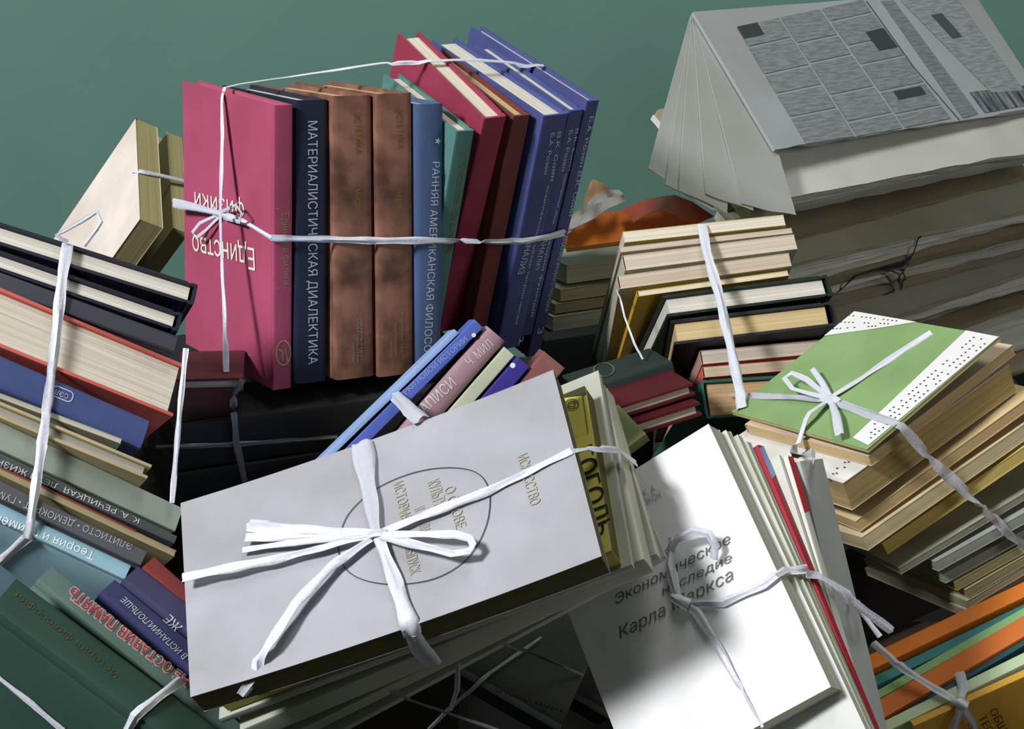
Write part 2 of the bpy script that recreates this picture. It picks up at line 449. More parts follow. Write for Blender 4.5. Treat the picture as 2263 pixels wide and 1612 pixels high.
# ------------------------------------------------------------------ data: the books
# key, build (h hard, s soft, n newspaper), name, label, group, centre, rotation (deg), width/height/thickness (m), cover, pages, options
BOOKS=[
('A1','h','hardcover_book','magenta cloth hardcover standing upside down at the left end of the row','upright hardcovers in the tied row',(-.2077,.0503,.4114),(-85.7,2.02,125.98),(.1462,.2086,.0158),(180,80,112),(232,224,208),{}),
('A2','h','hardcover_book','dark navy hardcover with long white spine title beside the magenta book','upright hardcovers in the tied row',(-.1809,.0597,.4098),(-85.02,4.56,122.09),(.1335,.2076,.0264),(34,40,62),(232,224,208),{'round': .35}),
('A3','h','hardcover_book','mottled brown leather volume next to the navy hardcover,left of its twin','upright hardcovers in the tied row',(-.1514,.0704,.4091),(-85.85,5.59,122.17),(.1352,.2088,.0322),(146,102,84),(214,190,144),{'round': .4,'mottle': 1}),
('A4','h','hardcover_book','mottled brown leather volume beside the blue hardcover,right of its twin','upright hardcovers in the tied row',(-.1222,.0841,.4074),(-86.04,5.32,122.54),(.1347,.2106,.0305),(146,102,84),(214,190,144),{'round': .4,'mottle': 1}),
('A5','h','hardcover_book','slate blue hardcover with white lettering and a star on its spine','upright hardcovers in the tied row',(-.0965,.095,.4037),(-86.02,4.2,122.65),(.1306,.2008,.0249),(80,100,142),(232,224,208),{'round': .75}),
('A6','h','hardcover_book','small teal hardcover leaning between the slate blue and maroon books','upright hardcovers in the tied row',(-.0795,.108,.4125),(-86.02,-12.29,121.75),(.1155,.1823,.0164),(90,138,132),(232,224,208),{}),
('A7','h','hardcover_book','crimson hardcover with dark maroon spine leaning beside the small teal book','upright hardcovers in the tied row',(-.0671,.1359,.4269),(-89.66,-20.86,124.37),(.1301,.1996,.0211),(158,58,84),(232,224,208),{}),
('A8','h','hardcover_book','dull maroon hardcover with dusty top in front of the blue volumes','upright hardcovers in the tied row',(-.0436,.1401,.4145),(-87.74,-15.22,124.6),(.12,.1996,.0165),(120,62,60),(214,190,144),{}),
('A9','h','hardcover_book','royal blue volume leaning right,nearest the maroon books','upright hardcovers in the tied row',(-.0291,.1601,.4123),(-88.31,-14.52,127.29),(.1511,.2068,.0254),(80,88,146),(226,222,212),{}),
('A10','h','hardcover_book','royal blue volume leaning right,middle one of three','upright hardcovers in the tied row',(-.0069,.1649,.4137),(-88.09,-15.61,127.26),(.1265,.2024,.015),(80,88,146),(226,222,212),{}),
('A11','h','hardcover_book','royal blue volume leaning right at the far right end of the row','upright hardcovers in the tied row',(-.0057,.1902,.4064),(-86.92,-14.42,127.83),(.1545,.2299,.0136),(80,88,146),(226,222,212),{}),
('B1','h','hardcover_book','black hardcover with white page edges on top of the left stack','books in the left tied stack',(-.3212,-.0472,.3715),(45.14,-22.48,-167.03),(.148,.195,.0172),(36,36,52),(226,222,212),{}),
('B2','h','hardcover_book','black hardcover with white page edges second from the top of the left stack','books in the left tied stack',(-.3298,-.0626,.3611),(44.81,-24.36,-167.36),(.1477,.1929,.0152),(32,32,48),(226,222,212),{}),
('B3','h','hardcover_book','charcoal hardcover lying above the coral book with its spine outward','books in the left tied stack',(-.34,-.1001,.3842),(34.17,39.42,127.07),(.1251,.1982,.0126),(66,66,76),(226,222,212),{'round': .2}),
('B4','h','hardcover_book','thick coral hardcover with cream page edges in the left stack','books in the left tied stack',(-.3352,-.1242,.3694),(-38.46,-36.07,-46.06),(.1106,.2012,.0405),(214,106,96),(232,224,208),{}),
('B5','h','hardcover_book','blue hardcover with an oval white emblem on its rounded spine','books in the left tied stack',(-.352,-.1486,.3464),(40.43,36.74,132.96),(.1276,.1915,.0225),(72,86,138),(232,224,208),{'round': .6}),
('B6','s','booklet','thin grey booklet under the blue hardcover with the emblem','books in the left tied stack',(-.3611,-.1533,.3334),(-36.84,-40.42,-52.93),(.1349,.1816,.0043),(168,166,156),(196,194,178),{}),
('B7','h','hardcover_book','worn beige hardcover with grey page edges in the left stack','books in the left tied stack',(-.3462,-.1589,.32),(-39.49,-39.56,-51.45),(.1346,.1883,.0113),(186,172,134),(176,172,164),{}),
('B8','h','hardcover_book','pale grey green hardcover with a plain broad spine in the left stack','books in the left tied stack',(-.3393,-.1597,.2945),(43.24,35.4,134.52),(.1461,.2009,.0184),(154,164,152),(232,224,208),{'round': .1}),
('B9','h','hardcover_book','narrow charcoal book with white spine lettering under the grey green one','books in the left tied stack',(-.335,-.1722,.283),(42.29,39.06,129.36),(.1457,.1984,.0065),(76,80,84),(232,224,208),{}),
('B10','s','booklet','yellowish booklet with a red line between two charcoal spines','books in the left tied stack',(-.3352,-.1749,.275),(-43.32,-38.77,-50.16),(.15,.197,.0052),(176,166,124),(170,160,126),{}),
('B11','h','hardcover_book','dark grey book with long pale spine title above the light blue book','books in the left tied stack',(-.3508,-.1858,.2753),(43.08,42.37,125.14),(.1562,.2014,.0112),(84,86,92),(232,224,208),{}),
('B12','h','hardcover_book','teal hardcover with light blue spine at the bottom of the left stack','books in the left tied stack',(-.3594,-.1929,.2693),(42.72,42.82,124.55),(.1527,.2025,.0113),(146,186,202),(232,224,208),{}),
('S0','h','hardcover_book','large dark green hardcover in the lower left corner','books in the lower left bundle',(-.2561,-.3494,.1527),(-97.66,50.65,163.27),(.2409,.2431,.0313),(52,82,72),(232,224,208),{'round': .3}),
('S1','h','hardcover_book','grey green book with red outlined spine lettering above the dark green one','books in the lower left bundle',(-.2393,-.323,.1896),(-93.45,50.45,163.3),(.1595,.1988,.0188),(108,134,126),(232,224,208),{}),
('S2','h','hardcover_book','glossy navy book with white spine lettering behind the grey green one','books in the lower left bundle',(-.2289,-.3001,.1976),(-89.66,54.5,162.91),(.1461,.125,.0186),(70,72,116),(232,224,208),{'gloss': 1}),
('S3','h','hardcover_book','dull navy book between the glossy navy book and the brick red one','books in the lower left bundle',(-.2283,-.2801,.2096),(-89.51,56.57,162.93),(.1411,.09,.0199),(76,74,112),(232,224,208),{}),
('S4','h','hardcover_book','brick red book mostly hidden beside the big grey bundle','books in the lower left bundle',(-.2129,-.2668,.2038),(-89.55,51.62,162.87),(.1308,.1213,.0149),(148,66,66),(232,224,208),{}),
('C1','s','paperback_book','cream paperback leaning at the back behind the black hardcovers',None,(-.3647,.2434,.341),(58.38,26.25,-78.76),(.1331,.2002,.0221),(238,224,214),(176,166,120),{'spinecol': (84,48,40)}),
('C2','s','paperback_book','olive edged paperback standing behind the magenta book',None,(-.3421,.2631,.3314),(43.24,-49.8,-24.45),(.19,.128,.015),(168,158,110),(178,168,122),{}),
('C3','s','booklet','thin buff booklet tucked beneath the leaning cream paperback',None,(-.369,.3358,.3119),(43.24,-49.8,-24.45),(.19,.13,.007),(200,184,166),(188,172,150),{}),
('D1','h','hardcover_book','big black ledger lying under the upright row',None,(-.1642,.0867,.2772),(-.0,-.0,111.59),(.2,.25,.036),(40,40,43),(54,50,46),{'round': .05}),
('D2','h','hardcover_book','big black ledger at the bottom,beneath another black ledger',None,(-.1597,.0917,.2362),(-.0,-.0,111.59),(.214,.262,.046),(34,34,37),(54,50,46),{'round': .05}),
('D3','h','hardcover_book','small dark red book lying at the left end of the upper black ledger',None,(-.2201,-.0172,.3246),(-1.14,.14,-82.86),(.06,.047,.011),(98,50,54),(232,224,208),{}),
('E1','s','paperback_book','light blue paperback at the upper left of the slanted bundle','books in the slanted blue bundle',(-.1135,-.1199,.3143),(-42.32,19.66,95.23),(.0895,.205,.0047),(150,178,226),(232,224,208),{}),
('E2','s','paperback_book','bright blue paperback with a white dot on its spine in the slanted bundle','books in the slanted blue bundle',(-.1007,-.1169,.3146),(-43.64,18.62,93.98),(.091,.215,.0088),(84,104,190),(232,224,208),{}),
('E3','h','hardcover_book','mauve hardcover with rounded lettered spine in the slanted bundle','books in the slanted blue bundle',(-.0618,-.1153,.3265),(-48.19,19.61,93.76),(.08,.15,.0168),(162,128,140),(232,224,208),{'round': .9}),
('E4','s','paperback_book','pale green grey paperback between mauve and indigo spines','books in the slanted blue bundle',(-.0353,-.1113,.3355),(-47.67,19.19,93.42),(.08,.095,.0097),(190,196,172),(232,224,208),{}),
('E5','s','paperback_book','indigo paperback with a white dot poking above the grey paperback','books in the slanted blue bundle',(-.0277,-.1127,.3269),(-47.94,18.67,93.47),(.085,.1,.0117),(58,48,140),(232,224,208),{}),
('E6','s','paperback_book','dusty pink paperback behind the top right corner of the grey bundle','books in the slanted blue bundle',(.0018,-.1086,.3343),(-50.46,18.29,91.33),(.0798,.08,.0186),(136,88,86),(232,224,208),{}),
('F1','s','paperback_book','large pale grey paperback with an oval outline lying on top of the front bundle','paperbacks in the front grey bundle',(-.0693,-.3494,.3491),(23.29,25.8,-79.11),(.1331,.2289,.0175),(166,166,173),(102,97,64),{'bow': .004}),
('F2','s','paperback_book','yellow paperback with black lettering under the top grey one','paperbacks in the front grey bundle',(-.0586,-.3166,.3278),(-28.23,-23.34,94.94),(.1237,.243,.014),(206,196,92),(102,97,64),{}),
('F3','s','paperback_book','grey paperback just beneath the yellow one in the front bundle','paperbacks in the front grey bundle',(-.0562,-.3029,.3237),(-28.29,-23.51,95.09),(.1485,.2552,.0053),(176,178,166),(196,194,178),{}),
('F4','s','paperback_book','grey paperback third from the bottom of the front bundle','paperbacks in the front grey bundle',(-.0466,-.3038,.313),(-30.39,-22.48,97.02),(.1353,.2541,.014),(176,178,166),(196,194,178),{}),
('F5','s','paperback_book','grey paperback second from the bottom of the front bundle','paperbacks in the front grey bundle',(-.0397,-.293,.3037),(-33.06,-21.12,99.49),(.1346,.2537,.008),(176,178,166),(196,194,178),{}),
('F6','s','paperback_book','grey paperback at the bottom of the front bundle','paperbacks in the front grey bundle',(-.0284,-.2816,.3001),(-33.96,-22.63,104.92),(.1346,.229,.004),(176,178,166),(196,194,178),{}),
('G1','s','paperback_book','white paperback with grey italic title facing the viewer','books in the right front white bundle',(.0957,-.3242,.2944),(48.68,-37.29,-10.29),(.1273,.1689,.0158),(246,246,250),(200,200,184),{}),
('G2','s','paperback_book','white paperback directly behind the titled white one','books in the right front white bundle',(.1102,-.3265,.2687),(53.54,-41.85,-17.88),(.1433,.2089,.0066),(224,226,222),(204,204,190),{}),
('G3','s','paperback_book','pale greenish paperback third from the front in the white bundle','books in the right front white bundle',(.1175,-.327,.2653),(54.3,-41.32,-19.03),(.1397,.213,.005),(196,200,184),(196,198,180),{}),
('G4','s','paperback_book','pale greenish paperback just in front of the blue and red one','books in the right front white bundle',(.1216,-.3275,.26),(55.06,-40.72,-20.18),(.1406,.2154,.0046),(190,194,180),(190,192,176),{}),
('G5','s','paperback_book','dark red paperback with a light blue top end in the white bundle','books in the right front white bundle',(.1275,-.3226,.2586),(-56.93,40.74,156.98),(.1394,.2091,.0062),(168,36,54),(232,224,208),{}),
('G6','s','paperback_book','slim off white paperback between the dark red one and the red striped one','books in the right front white bundle',(.1316,-.3225,.2517),(-59.36,36.33,153.34),(.1372,.2139,.0037),(214,214,204),(232,224,208),{}),
('G7','s','paperback_book','white paperback with a red stripe on its spine','books in the right front white bundle',(.136,-.3179,.2512),(-60.34,34.92,151.78),(.135,.2121,.0073),(224,222,216),(232,224,208),{}),
('G8','h','hardcover_book','grey white hardcover at the right end of the white bundle','books in the right front white bundle',(.1493,-.2815,.2389),(-73.46,26.93,146.48),(.1344,.2111,.0285),(184,190,188),(232,224,208),{'round': .25}),
('H1','s','paperback_book','cream paged paperback with yellowish cover on top of the middle stack','books in the middle stack with page edges outward',(.1487,.2084,.3227),(5.35,-42.49,-85.39),(.2009,.1328,.0106),(206,190,112),(232,224,208),{}),
('H2','s','booklet','thin pinkish booklet second from the top of the middle stack','books in the middle stack with page edges outward',(.1495,.2019,.3141),(5.47,-43.23,-84.77),(.1991,.1422,.0053),(206,192,178),(212,196,180),{}),
('H3','s','paperback_book','beige paperback third from the top of the middle stack','books in the middle stack with page edges outward',(.1523,.1955,.3057),(-43.11,-4.64,9.01),(.1423,.2015,.0142),(206,200,180),(216,202,184),{}),
('H4','s','paperback_book','beige paperback fourth from the top of the middle stack','books in the middle stack with page edges outward',(.1509,.1848,.294),(-42.16,-5.87,6.65),(.14,.207,.0124),(198,192,166),(206,190,170),{}),
('H5','s','paperback_book','thin mustard yellow paperback above the black green hardcover','books in the middle stack with page edges outward',(.1527,.1747,.2841),(-44.02,-4.98,9.89),(.1242,.204,.0056),(214,172,52),(232,224,208),{}),
('H6','h','hardcover_book','black green hardcover with pale page edges in the middle stack','books in the middle stack with page edges outward',(.176,.1537,.2882),(43.78,3.18,-167.34),(.1372,.172,.0196),(28,44,40),(226,222,212),{}),
('H7','h','hardcover_book','black hardcover with tan page edges below the black green one','books in the middle stack with page edges outward',(.1904,.1552,.2559),(42.89,5.5,-175.59),(.1297,.2225,.0219),(30,34,40),(214,190,144),{'round': .7}),
('H8','s','paperback_book','cream paged book with a pinkish spine under the black hardcover','books in the middle stack with page edges outward',(.2054,.1546,.2344),(-42.82,-2.82,7.52),(.1306,.2166,.0127),(196,150,140),(214,202,186),{}),
('H9','s','paperback_book','cream paged book with a coral spine in the middle stack','books in the middle stack with page edges outward',(.2063,.1487,.2233),(-42.6,-2.28,7.41),(.1313,.2196,.01),(226,104,96),(208,192,168),{}),
('H10','h','hardcover_book','thick tan paged book with dark green spine at the bottom of the middle stack','books in the middle stack with page edges outward',(.1996,.1292,.2077),(-41.44,.02,9.85),(.1358,.2245,.0327),(46,96,84),(204,170,130),{'spinecol': (46,96,84)}),
('J1','s','paperback_book','green covered paperback with white dotted bands tied on top of the right stack','books in the right stack under the green cover',(.2453,-.0674,.3383),(25.97,-9.83,-61.82),(.1534,.1296,.0033),(138,170,112),(214,190,144),{}),
('J2','s','paperback_book','salmon edged paperback directly beneath the green covered one','books in the right stack under the green cover',(.2578,-.0661,.3281),(20.32,-9.13,-57.98),(.1278,.1455,.0088),(226,196,172),(214,190,144),{}),
('J3','s','paperback_book','thick tan paged paperback with white dotted cover third in the right stack','books in the right stack under the green cover',(.2519,-.0685,.3074),(19.45,-8.49,-59.8),(.1301,.1599,.0225),(228,226,222),(190,168,118),{}),
('J4','s','booklet','small tan booklet under the thick dotted paperback','books in the right stack under the green cover',(.2748,-.0653,.2874),(25.04,-11.12,-68.61),(.1301,.165,.0093),(226,200,154),(206,180,134),{}),
('J5','s','paperback_book','tan paged paperback with a bright upper edge,fifth from the top of the right stack','books in the right stack under the green cover',(.2805,-.0693,.2697),(23.45,-15.2,-68.98),(.1302,.1651,.0116),(220,206,170),(200,186,150),{}),
('J6','s','paperback_book','yellow edged paperback sixth from the top of the right stack','books in the right stack under the green cover',(.3035,-.0584,.2652),(26.4,-12.69,-73.89),(.1307,.1648,.0099),(226,206,130),(206,186,110),{}),
('J7','s','paperback_book','grey green paperback seventh from the top of the right stack','books in the right stack under the green cover',(.3133,-.0551,.2456),(20.8,-8.54,-69.76),(.1302,.1652,.0062),(170,172,156),(150,152,136),{}),
('J8','s','booklet','grey booklet eighth from the top of the right stack','books in the right stack under the green cover',(.344,-.0515,.2384),(19.59,-13.76,-72.75),(.1302,.164,.0085),(170,176,168),(150,156,148),{}),
('J9','s','booklet','pale grey booklet ninth from the top of the right stack','books in the right stack under the green cover',(.3508,-.0447,.2282),(19.22,-11.32,-71.81),(.1304,.1645,.008),(180,186,178),(160,166,158),{}),
('J10','s','booklet','khaki booklet fourth from the bottom of the right stack','books in the right stack under the green cover',(.3586,-.0428,.222),(19.08,-10.98,-71.05),(.1304,.1646,.0076),(180,174,132),(160,154,112),{}),
('J11','s','booklet','khaki booklet third from the bottom of the right stack','books in the right stack under the green cover',(.3645,-.0416,.2157),(18.81,-11.13,-69.65),(.1307,.1644,.0076),(186,180,142),(166,160,122),{}),
('J12','s','booklet','pale khaki booklet second from the bottom of the right stack','books in the right stack under the green cover',(.364,-.0425,.2079),(18.59,-11.54,-68.45),(.1302,.165,.0066),(204,200,170),(184,180,150),{}),
('J13','s','booklet','pale khaki booklet at the very bottom of the right stack','books in the right stack under the green cover',(.3653,-.041,.1996),(19.24,-11.58,-68.34),(.13,.1651,.0079),(210,206,178),(190,186,158),{}),
('I1','n','newspaper','printed newspaper lying on top of the big newspaper pile','newspapers in the big pile',(.3695,.5201,.4547),(44.51,2.4,40.13),(.4359,.1575,.004),(172,177,181),(196,196,184),{}),
('I2','n','newspaper_sheet','plain folded sheet right under the left edge of the printed page','fanned sheets on the newspaper pile',(.2115,.3597,.4386),(42.03,16.42,25.15),(.06,.2209,.0012),(174,177,173),(188,188,170),{}),
('I3','n','newspaper_sheet','plain sheet fanned out just left of the front corner sheet','fanned sheets on the newspaper pile',(.1906,.3498,.443),(39.38,22.81,17.28),(.05,.2195,.0012),(174,177,173),(188,188,170),{}),
('I4','n','newspaper_sheet','plain sheet in the middle of the fan left of the printed page','fanned sheets on the newspaper pile',(.1777,.3422,.4439),(36.85,27.08,11.29),(.05,.2272,.0012),(174,177,173),(188,188,170),{}),
('I5','n','newspaper_sheet','plain sheet second from the left in the fan','fanned sheets on the newspaper pile',(.1714,.3412,.4451),(35.4,29.06,8.21),(.05,.2276,.0012),(174,177,173),(188,188,170),{}),
('I6','n','newspaper_sheet','plain sheet sticking out furthest left of the newspaper pile','fanned sheets on the newspaper pile',(.1614,.3431,.4509),(33.1,31.74,3.66),(.045,.22,.0012),(174,177,173),(188,188,170),{}),
('I10','n','newspaper','topmost folded newspaper of the bound pile,below the fanned sheets','newspapers in the big pile',(.3705,.4686,.3918),(38.67,1.59,37.82),(.4878,.1,.008),(204,205,197),(190,191,183),{}),
('I11','n','newspaper','second folded newspaper from the top of the bound pile behind the middle stack','newspapers in the big pile',(.3832,.4894,.3797),(36.31,.96,38.52),(.4998,.101,.0144),(204,205,197),(190,191,183),{}),
('I12','n','newspaper','third folded newspaper from the top of the bound pile behind the middle stack','newspapers in the big pile',(.3486,.5253,.3976),(34.82,.44,39.19),(.4821,.102,.008),(170,160,140),(156,146,126),{}),
('I13','n','newspaper','fourth folded newspaper from the top of the bound pile behind the middle stack','newspapers in the big pile',(.3453,.5354,.3893),(33.53,.36,39.3),(.444,.103,.0096),(186,180,164),(172,166,150),{}),
('I14','n','newspaper','fifth folded newspaper from the top of the bound pile behind the middle stack','newspapers in the big pile',(.3429,.5552,.3865),(32.36,.43,39.17),(.4665,.104,.0064),(238,236,230),(224,222,216),{}),
('I15','n','newspaper','sixth folded newspaper from the top of the bound pile behind the middle stack','newspapers in the big pile',(.3573,.5741,.3753),(31.26,.86,38.43),(.4753,.105,.0112),(196,190,170),(182,176,156),{}),
('I16','n','newspaper','seventh folded newspaper from the top of the bound pile behind the middle stack','newspapers in the big pile',(.3612,.5801,.3596),(30.22,1.35,37.54),(.4594,.106,.0112),(170,160,140),(156,146,126),{}),
('I17','n','newspaper','eighth folded newspaper from the top of the bound pile behind the middle stack','newspapers in the big pile',(.3601,.5864,.3481),(29.27,.21,39.49),(.4566,.107,.008),(218,214,200),(204,200,186),{}),
('I18','n','newspaper','ninth folded newspaper from the top of the bound pile behind the middle stack','newspapers in the big pile',(.3819,.5765,.3248),(28.33,-.12,40.1),(.4473,.108,.0064),(160,148,124),(146,134,110),{}),
('I19','n','newspaper','tenth folded newspaper from the top of the bound pile behind the middle stack','newspapers in the big pile',(.398,.5577,.3019),(27.4,1.03,37.89),(.4415,.109,.0064),(196,190,170),(182,176,156),{}),
('I20','n','newspaper','eleventh folded newspaper from the top of the bound pile behind the middle stack','newspapers in the big pile',(.4271,.5829,.2927),(26.51,1.4,37.08),(.4979,.11,.0064),(234,232,226),(220,218,212),{}),
('I21','n','newspaper','twelfth folded newspaper from the top of the bound pile behind the middle stack','newspapers in the big pile',(.4137,.5833,.2851),(25.69,.23,39.42),(.4596,.111,.0112),(240,240,234),(226,226,220),{}),
('I22','n','newspaper','thirteenth folded newspaper from the top of the bound pile behind the middle stack','newspapers in the big pile',(.4232,.5909,.2695),(24.85,.87,38.03),(.4492,.112,.0128),(160,148,124),(146,134,110),{}),
('I23','n','newspaper','fourteenth folded newspaper from the top of the bound pile behind the middle stack','newspapers in the big pile',(.4372,.6218,.2617),(24.06,-.13,40.2),(.4922,.113,.0096),(244,242,236),(230,228,222),{}),
('I24','n','newspaper','fifteenth folded newspaper from the top of the bound pile behind the middle stack','newspapers in the big pile',(.4343,.6414,.2581),(23.24,1.23,37.05),(.4771,.114,.0064),(186,180,164),(172,166,150),{}),
('I25','n','newspaper','sixteenth folded newspaper from the top of the bound pile behind the middle stack','newspapers in the big pile',(.4286,.6392,.2487),(22.49,.83,37.93),(.455,.115,.008),(240,240,234),(226,226,220),{}),
('I26','n','newspaper','seventeenth folded newspaper from the top of the bound pile behind the middle stack','newspapers in the big pile',(.4376,.6553,.2378),(21.73,1.02,37.39),(.4744,.116,.0128),(228,226,220),(214,212,206),{}),
('I27','n','newspaper','eighteenth folded newspaper from the top of the bound pile behind the middle stack','newspapers in the big pile',(.4419,.6664,.2239),(21.01,.52,38.61),(.4619,.117,.0128),(170,160,140),(156,146,126),{}),
('I28','n','newspaper','nineteenth folded newspaper from the top of the bound pile behind the middle stack','newspapers in the big pile',(.4614,.6553,.2019),(20.3,-.33,40.86),(.4743,.118,.0096),(186,180,164),(172,166,150),{}),
('I29','n','newspaper','twentieth folded newspaper from the top of the bound pile behind the middle stack','newspapers in the big pile',(.4757,.6688,.1902),(19.57,.84,37.61),(.495,.119,.0096),(238,236,230),(224,222,216),{}),
('I30','n','newspaper','twenty first folded newspaper from the top of the bound pile behind the middle stack','newspapers in the big pile',(.4752,.6912,.185),(18.87,1.02,37.01),(.4842,.12,.008),(196,190,170),(182,176,156),{}),
('I31','n','newspaper','twenty second folded newspaper from the top of the bound pile behind the middle stack','newspapers in the big pile',(.4754,.6939,.176),(18.21,-.27,40.81),(.4764,.121,.0064),(170,160,140),(156,146,126),{}),
('I32','n','newspaper','twenty third folded newspaper from the top of the bound pile behind the middle stack','newspapers in the big pile',(.4629,.7029,.1703),(17.54,.26,39.21),(.4593,.122,.0096),(218,214,200),(204,200,186),{}),
('I33','n','newspaper','folded newspaper,fifth from lowest in the bound pile behind the middle stack','newspapers in the big pile',(.4923,.7047,.1536),(16.89,-.08,40.28),(.4576,.123,.008),(160,148,124),(146,134,110),{}),
('I34','n','newspaper','folded newspaper,fourth from lowest in the bound pile behind the middle stack','newspapers in the big pile',(.4838,.7091,.1467),(16.24,.15,39.53),(.452,.124,.0064),(196,190,170),(182,176,156),{}),
('I35','n','newspaper','folded newspaper,third from lowest in the bound pile behind the middle stack','newspapers in the big pile',(.5044,.7166,.1344),(15.6,.4,38.64),(.4695,.125,.0096),(234,232,226),(220,218,212),{}),
('I36','n','newspaper','folded newspaper,second from lowest in the bound pile behind the middle stack','newspapers in the big pile',(.5348,.7087,.1158),(14.97,.38,38.67),(.4788,.126,.0096),(240,240,234),(226,226,220),{}),
('I37','n','newspaper','lowest folded newspaper of the bound pile,just above the green covered paperback','newspapers in the big pile',(.544,.6842,.0989),(14.35,.61,37.71),(.4513,.127,.008),(160,148,124),(146,134,110),{}),
('L1','s','paperback_book','orange covered paperback behind the royal blue volumes',None,(.1066,.3373,.3361),(6.67,26.46,-81.64),(.042,.12,.006),(240,132,40),(230,170,130),{}),
('L2','s','paperback_book','grey white book right under the orange paperback','books in the dim stack under the orange paperback',(.0732,.364,.2935),(-.16,-3.08,-65.14),(.06,.078,.0187),(176,174,158),(176,174,158),{}),
('L3','s','paperback_book','cream book second below the orange paperback','books in the dim stack under the orange paperback',(.0673,.3564,.2752),(-.16,-3.08,-65.14),(.06,.078,.0121),(168,158,126),(168,158,126),{}),
('L4','s','paperback_book','dim beige book third below the orange paperback','books in the dim stack under the orange paperback',(.0623,.3519,.2638),(-.16,-3.08,-65.14),(.06,.078,.0099),(150,140,116),(150,140,116),{}),
('L5','s','paperback_book','pale book fourth below the orange paperback','books in the dim stack under the orange paperback',(.0607,.3477,.2506),(-.16,-3.08,-65.14),(.06,.078,.0143),(170,168,150),(170,168,150),{}),
('L6','s','paperback_book','dark grey book lowest in the dim stack behind the royal blue volumes','books in the dim stack under the orange paperback',(.0565,.3417,.2325),(-.16,-3.08,-65.14),(.06,.078,.0176),(70,72,68),(70,72,68),{}),
('Q1','h','hardcover_book','dark green album in the shadow left of the middle stack',None,(.0828,.0524,.2931),(-12.84,9.05,102.81),(.06,.074,.016),(44,54,51),(232,224,208),{}),
('Q5','h','hardcover_book','thick blackish green volume beneath the dim stack behind the royal blue volumes',None,(.0572,.2784,.2182),(.16,3.08,114.86),(.024,.07,.07),(48,58,54),(90,88,76),{}),  # added dark filler, stands for the shade in the gap under the stack
('Q2','h','hardcover_book','upper dark red book in the shadow beside the front bundle',None,(.096,.0001,.2996),(12.84,-9.05,-77.19),(.06,.066,.01),(88,22,32),(232,224,208),{}),  # red cover darkened to stand in for the shadow it lies in
('Q3','h','hardcover_book','lower dark red book in the shadow beside the front bundle',None,(.0998,-.014,.2896),(12.84,-9.05,-77.19),(.06,.066,.011),(84,22,30),(232,224,208),{}),  # shadow put into the cover colour, as on the upper red book
('Q4','s','booklet','small khaki green booklet poking up between front and white bundles',None,(.0776,-.071,.2985),(-33.33,-12.25,117.12),(.04,.022,.009),(126,136,90),(170,160,110),{}),
('N1','h','hardcover_book','thick black volume in the dark gap between the white bundle and the magazines',None,(.2905,.1092,.1187),(-.0,-.0,127.57),(.12,.17,.095),(38,36,36),(40,38,36),{}),  # made-up block whose black front stands for the unlit gap
('M1','h','hardcover_book','dark green hardcover with red lettering in the shade below the front bundle',None,(-.0328,-.1321,.1925),(37.28,-33.61,60.45),(.1,.19,.024),(40,52,46),(232,224,208),{}),
('M2','h','hardcover_book','blackish hardcover in the shade left of the white bundle',None,(.0149,-.0666,.1743),(37.28,-33.61,60.45),(.13,.18,.024),(44,40,38),(232,224,208),{}),
('K1','s','magazine','ochre yellow magazine with dark lettering in the lower right corner','magazines in the lower right bundle',(.4004,-.203,.1227),(115.96,68.88,41.29),(.2036,.2616,.0064),(222,170,66),(232,224,208),{}),
('K2','s','magazine','pale green magazine just behind the ochre yellow one','magazines in the lower right bundle',(.3835,-.1974,.1238),(113.23,67.46,39.59),(.1999,.2611,.0096),(196,214,176),(232,224,208),{}),
('K3','s','magazine','dark teal magazine between the pale green and the orange one','magazines in the lower right bundle',(.3821,-.1862,.1275),(107.91,63.41,35.78),(.2023,.2601,.0048),(40,84,94),(232,224,208),{}),
('K4','s','magazine','thick orange magazine in the middle of the lower right bundle','magazines in the lower right bundle',(.3746,-.1782,.13),(108.27,63.86,36.19),(.2001,.2581,.0159),(222,122,56),(232,224,208),{}),
('K5','s','magazine','light green magazine behind the thick orange one','magazines in the lower right bundle',(.3767,-.1652,.1328),(108.99,64.87,36.99),(.1985,.2595,.0078),(150,190,130),(232,224,208),{}),
('K6','s','magazine','turquoise magazine near the back of the lower right bundle','magazines in the lower right bundle',(.372,-.1554,.1248),(113.64,69.18,41.51),(.198,.258,.009),(60,140,140),(232,224,208),{}),
('K7','s','magazine','bright orange magazine at the back of the lower right bundle','magazines in the lower right bundle',(.3722,-.1419,.1316),(114.62,68.59,41.7),(.1977,.2601,.0135),(236,132,44),(232,224,208),{})]
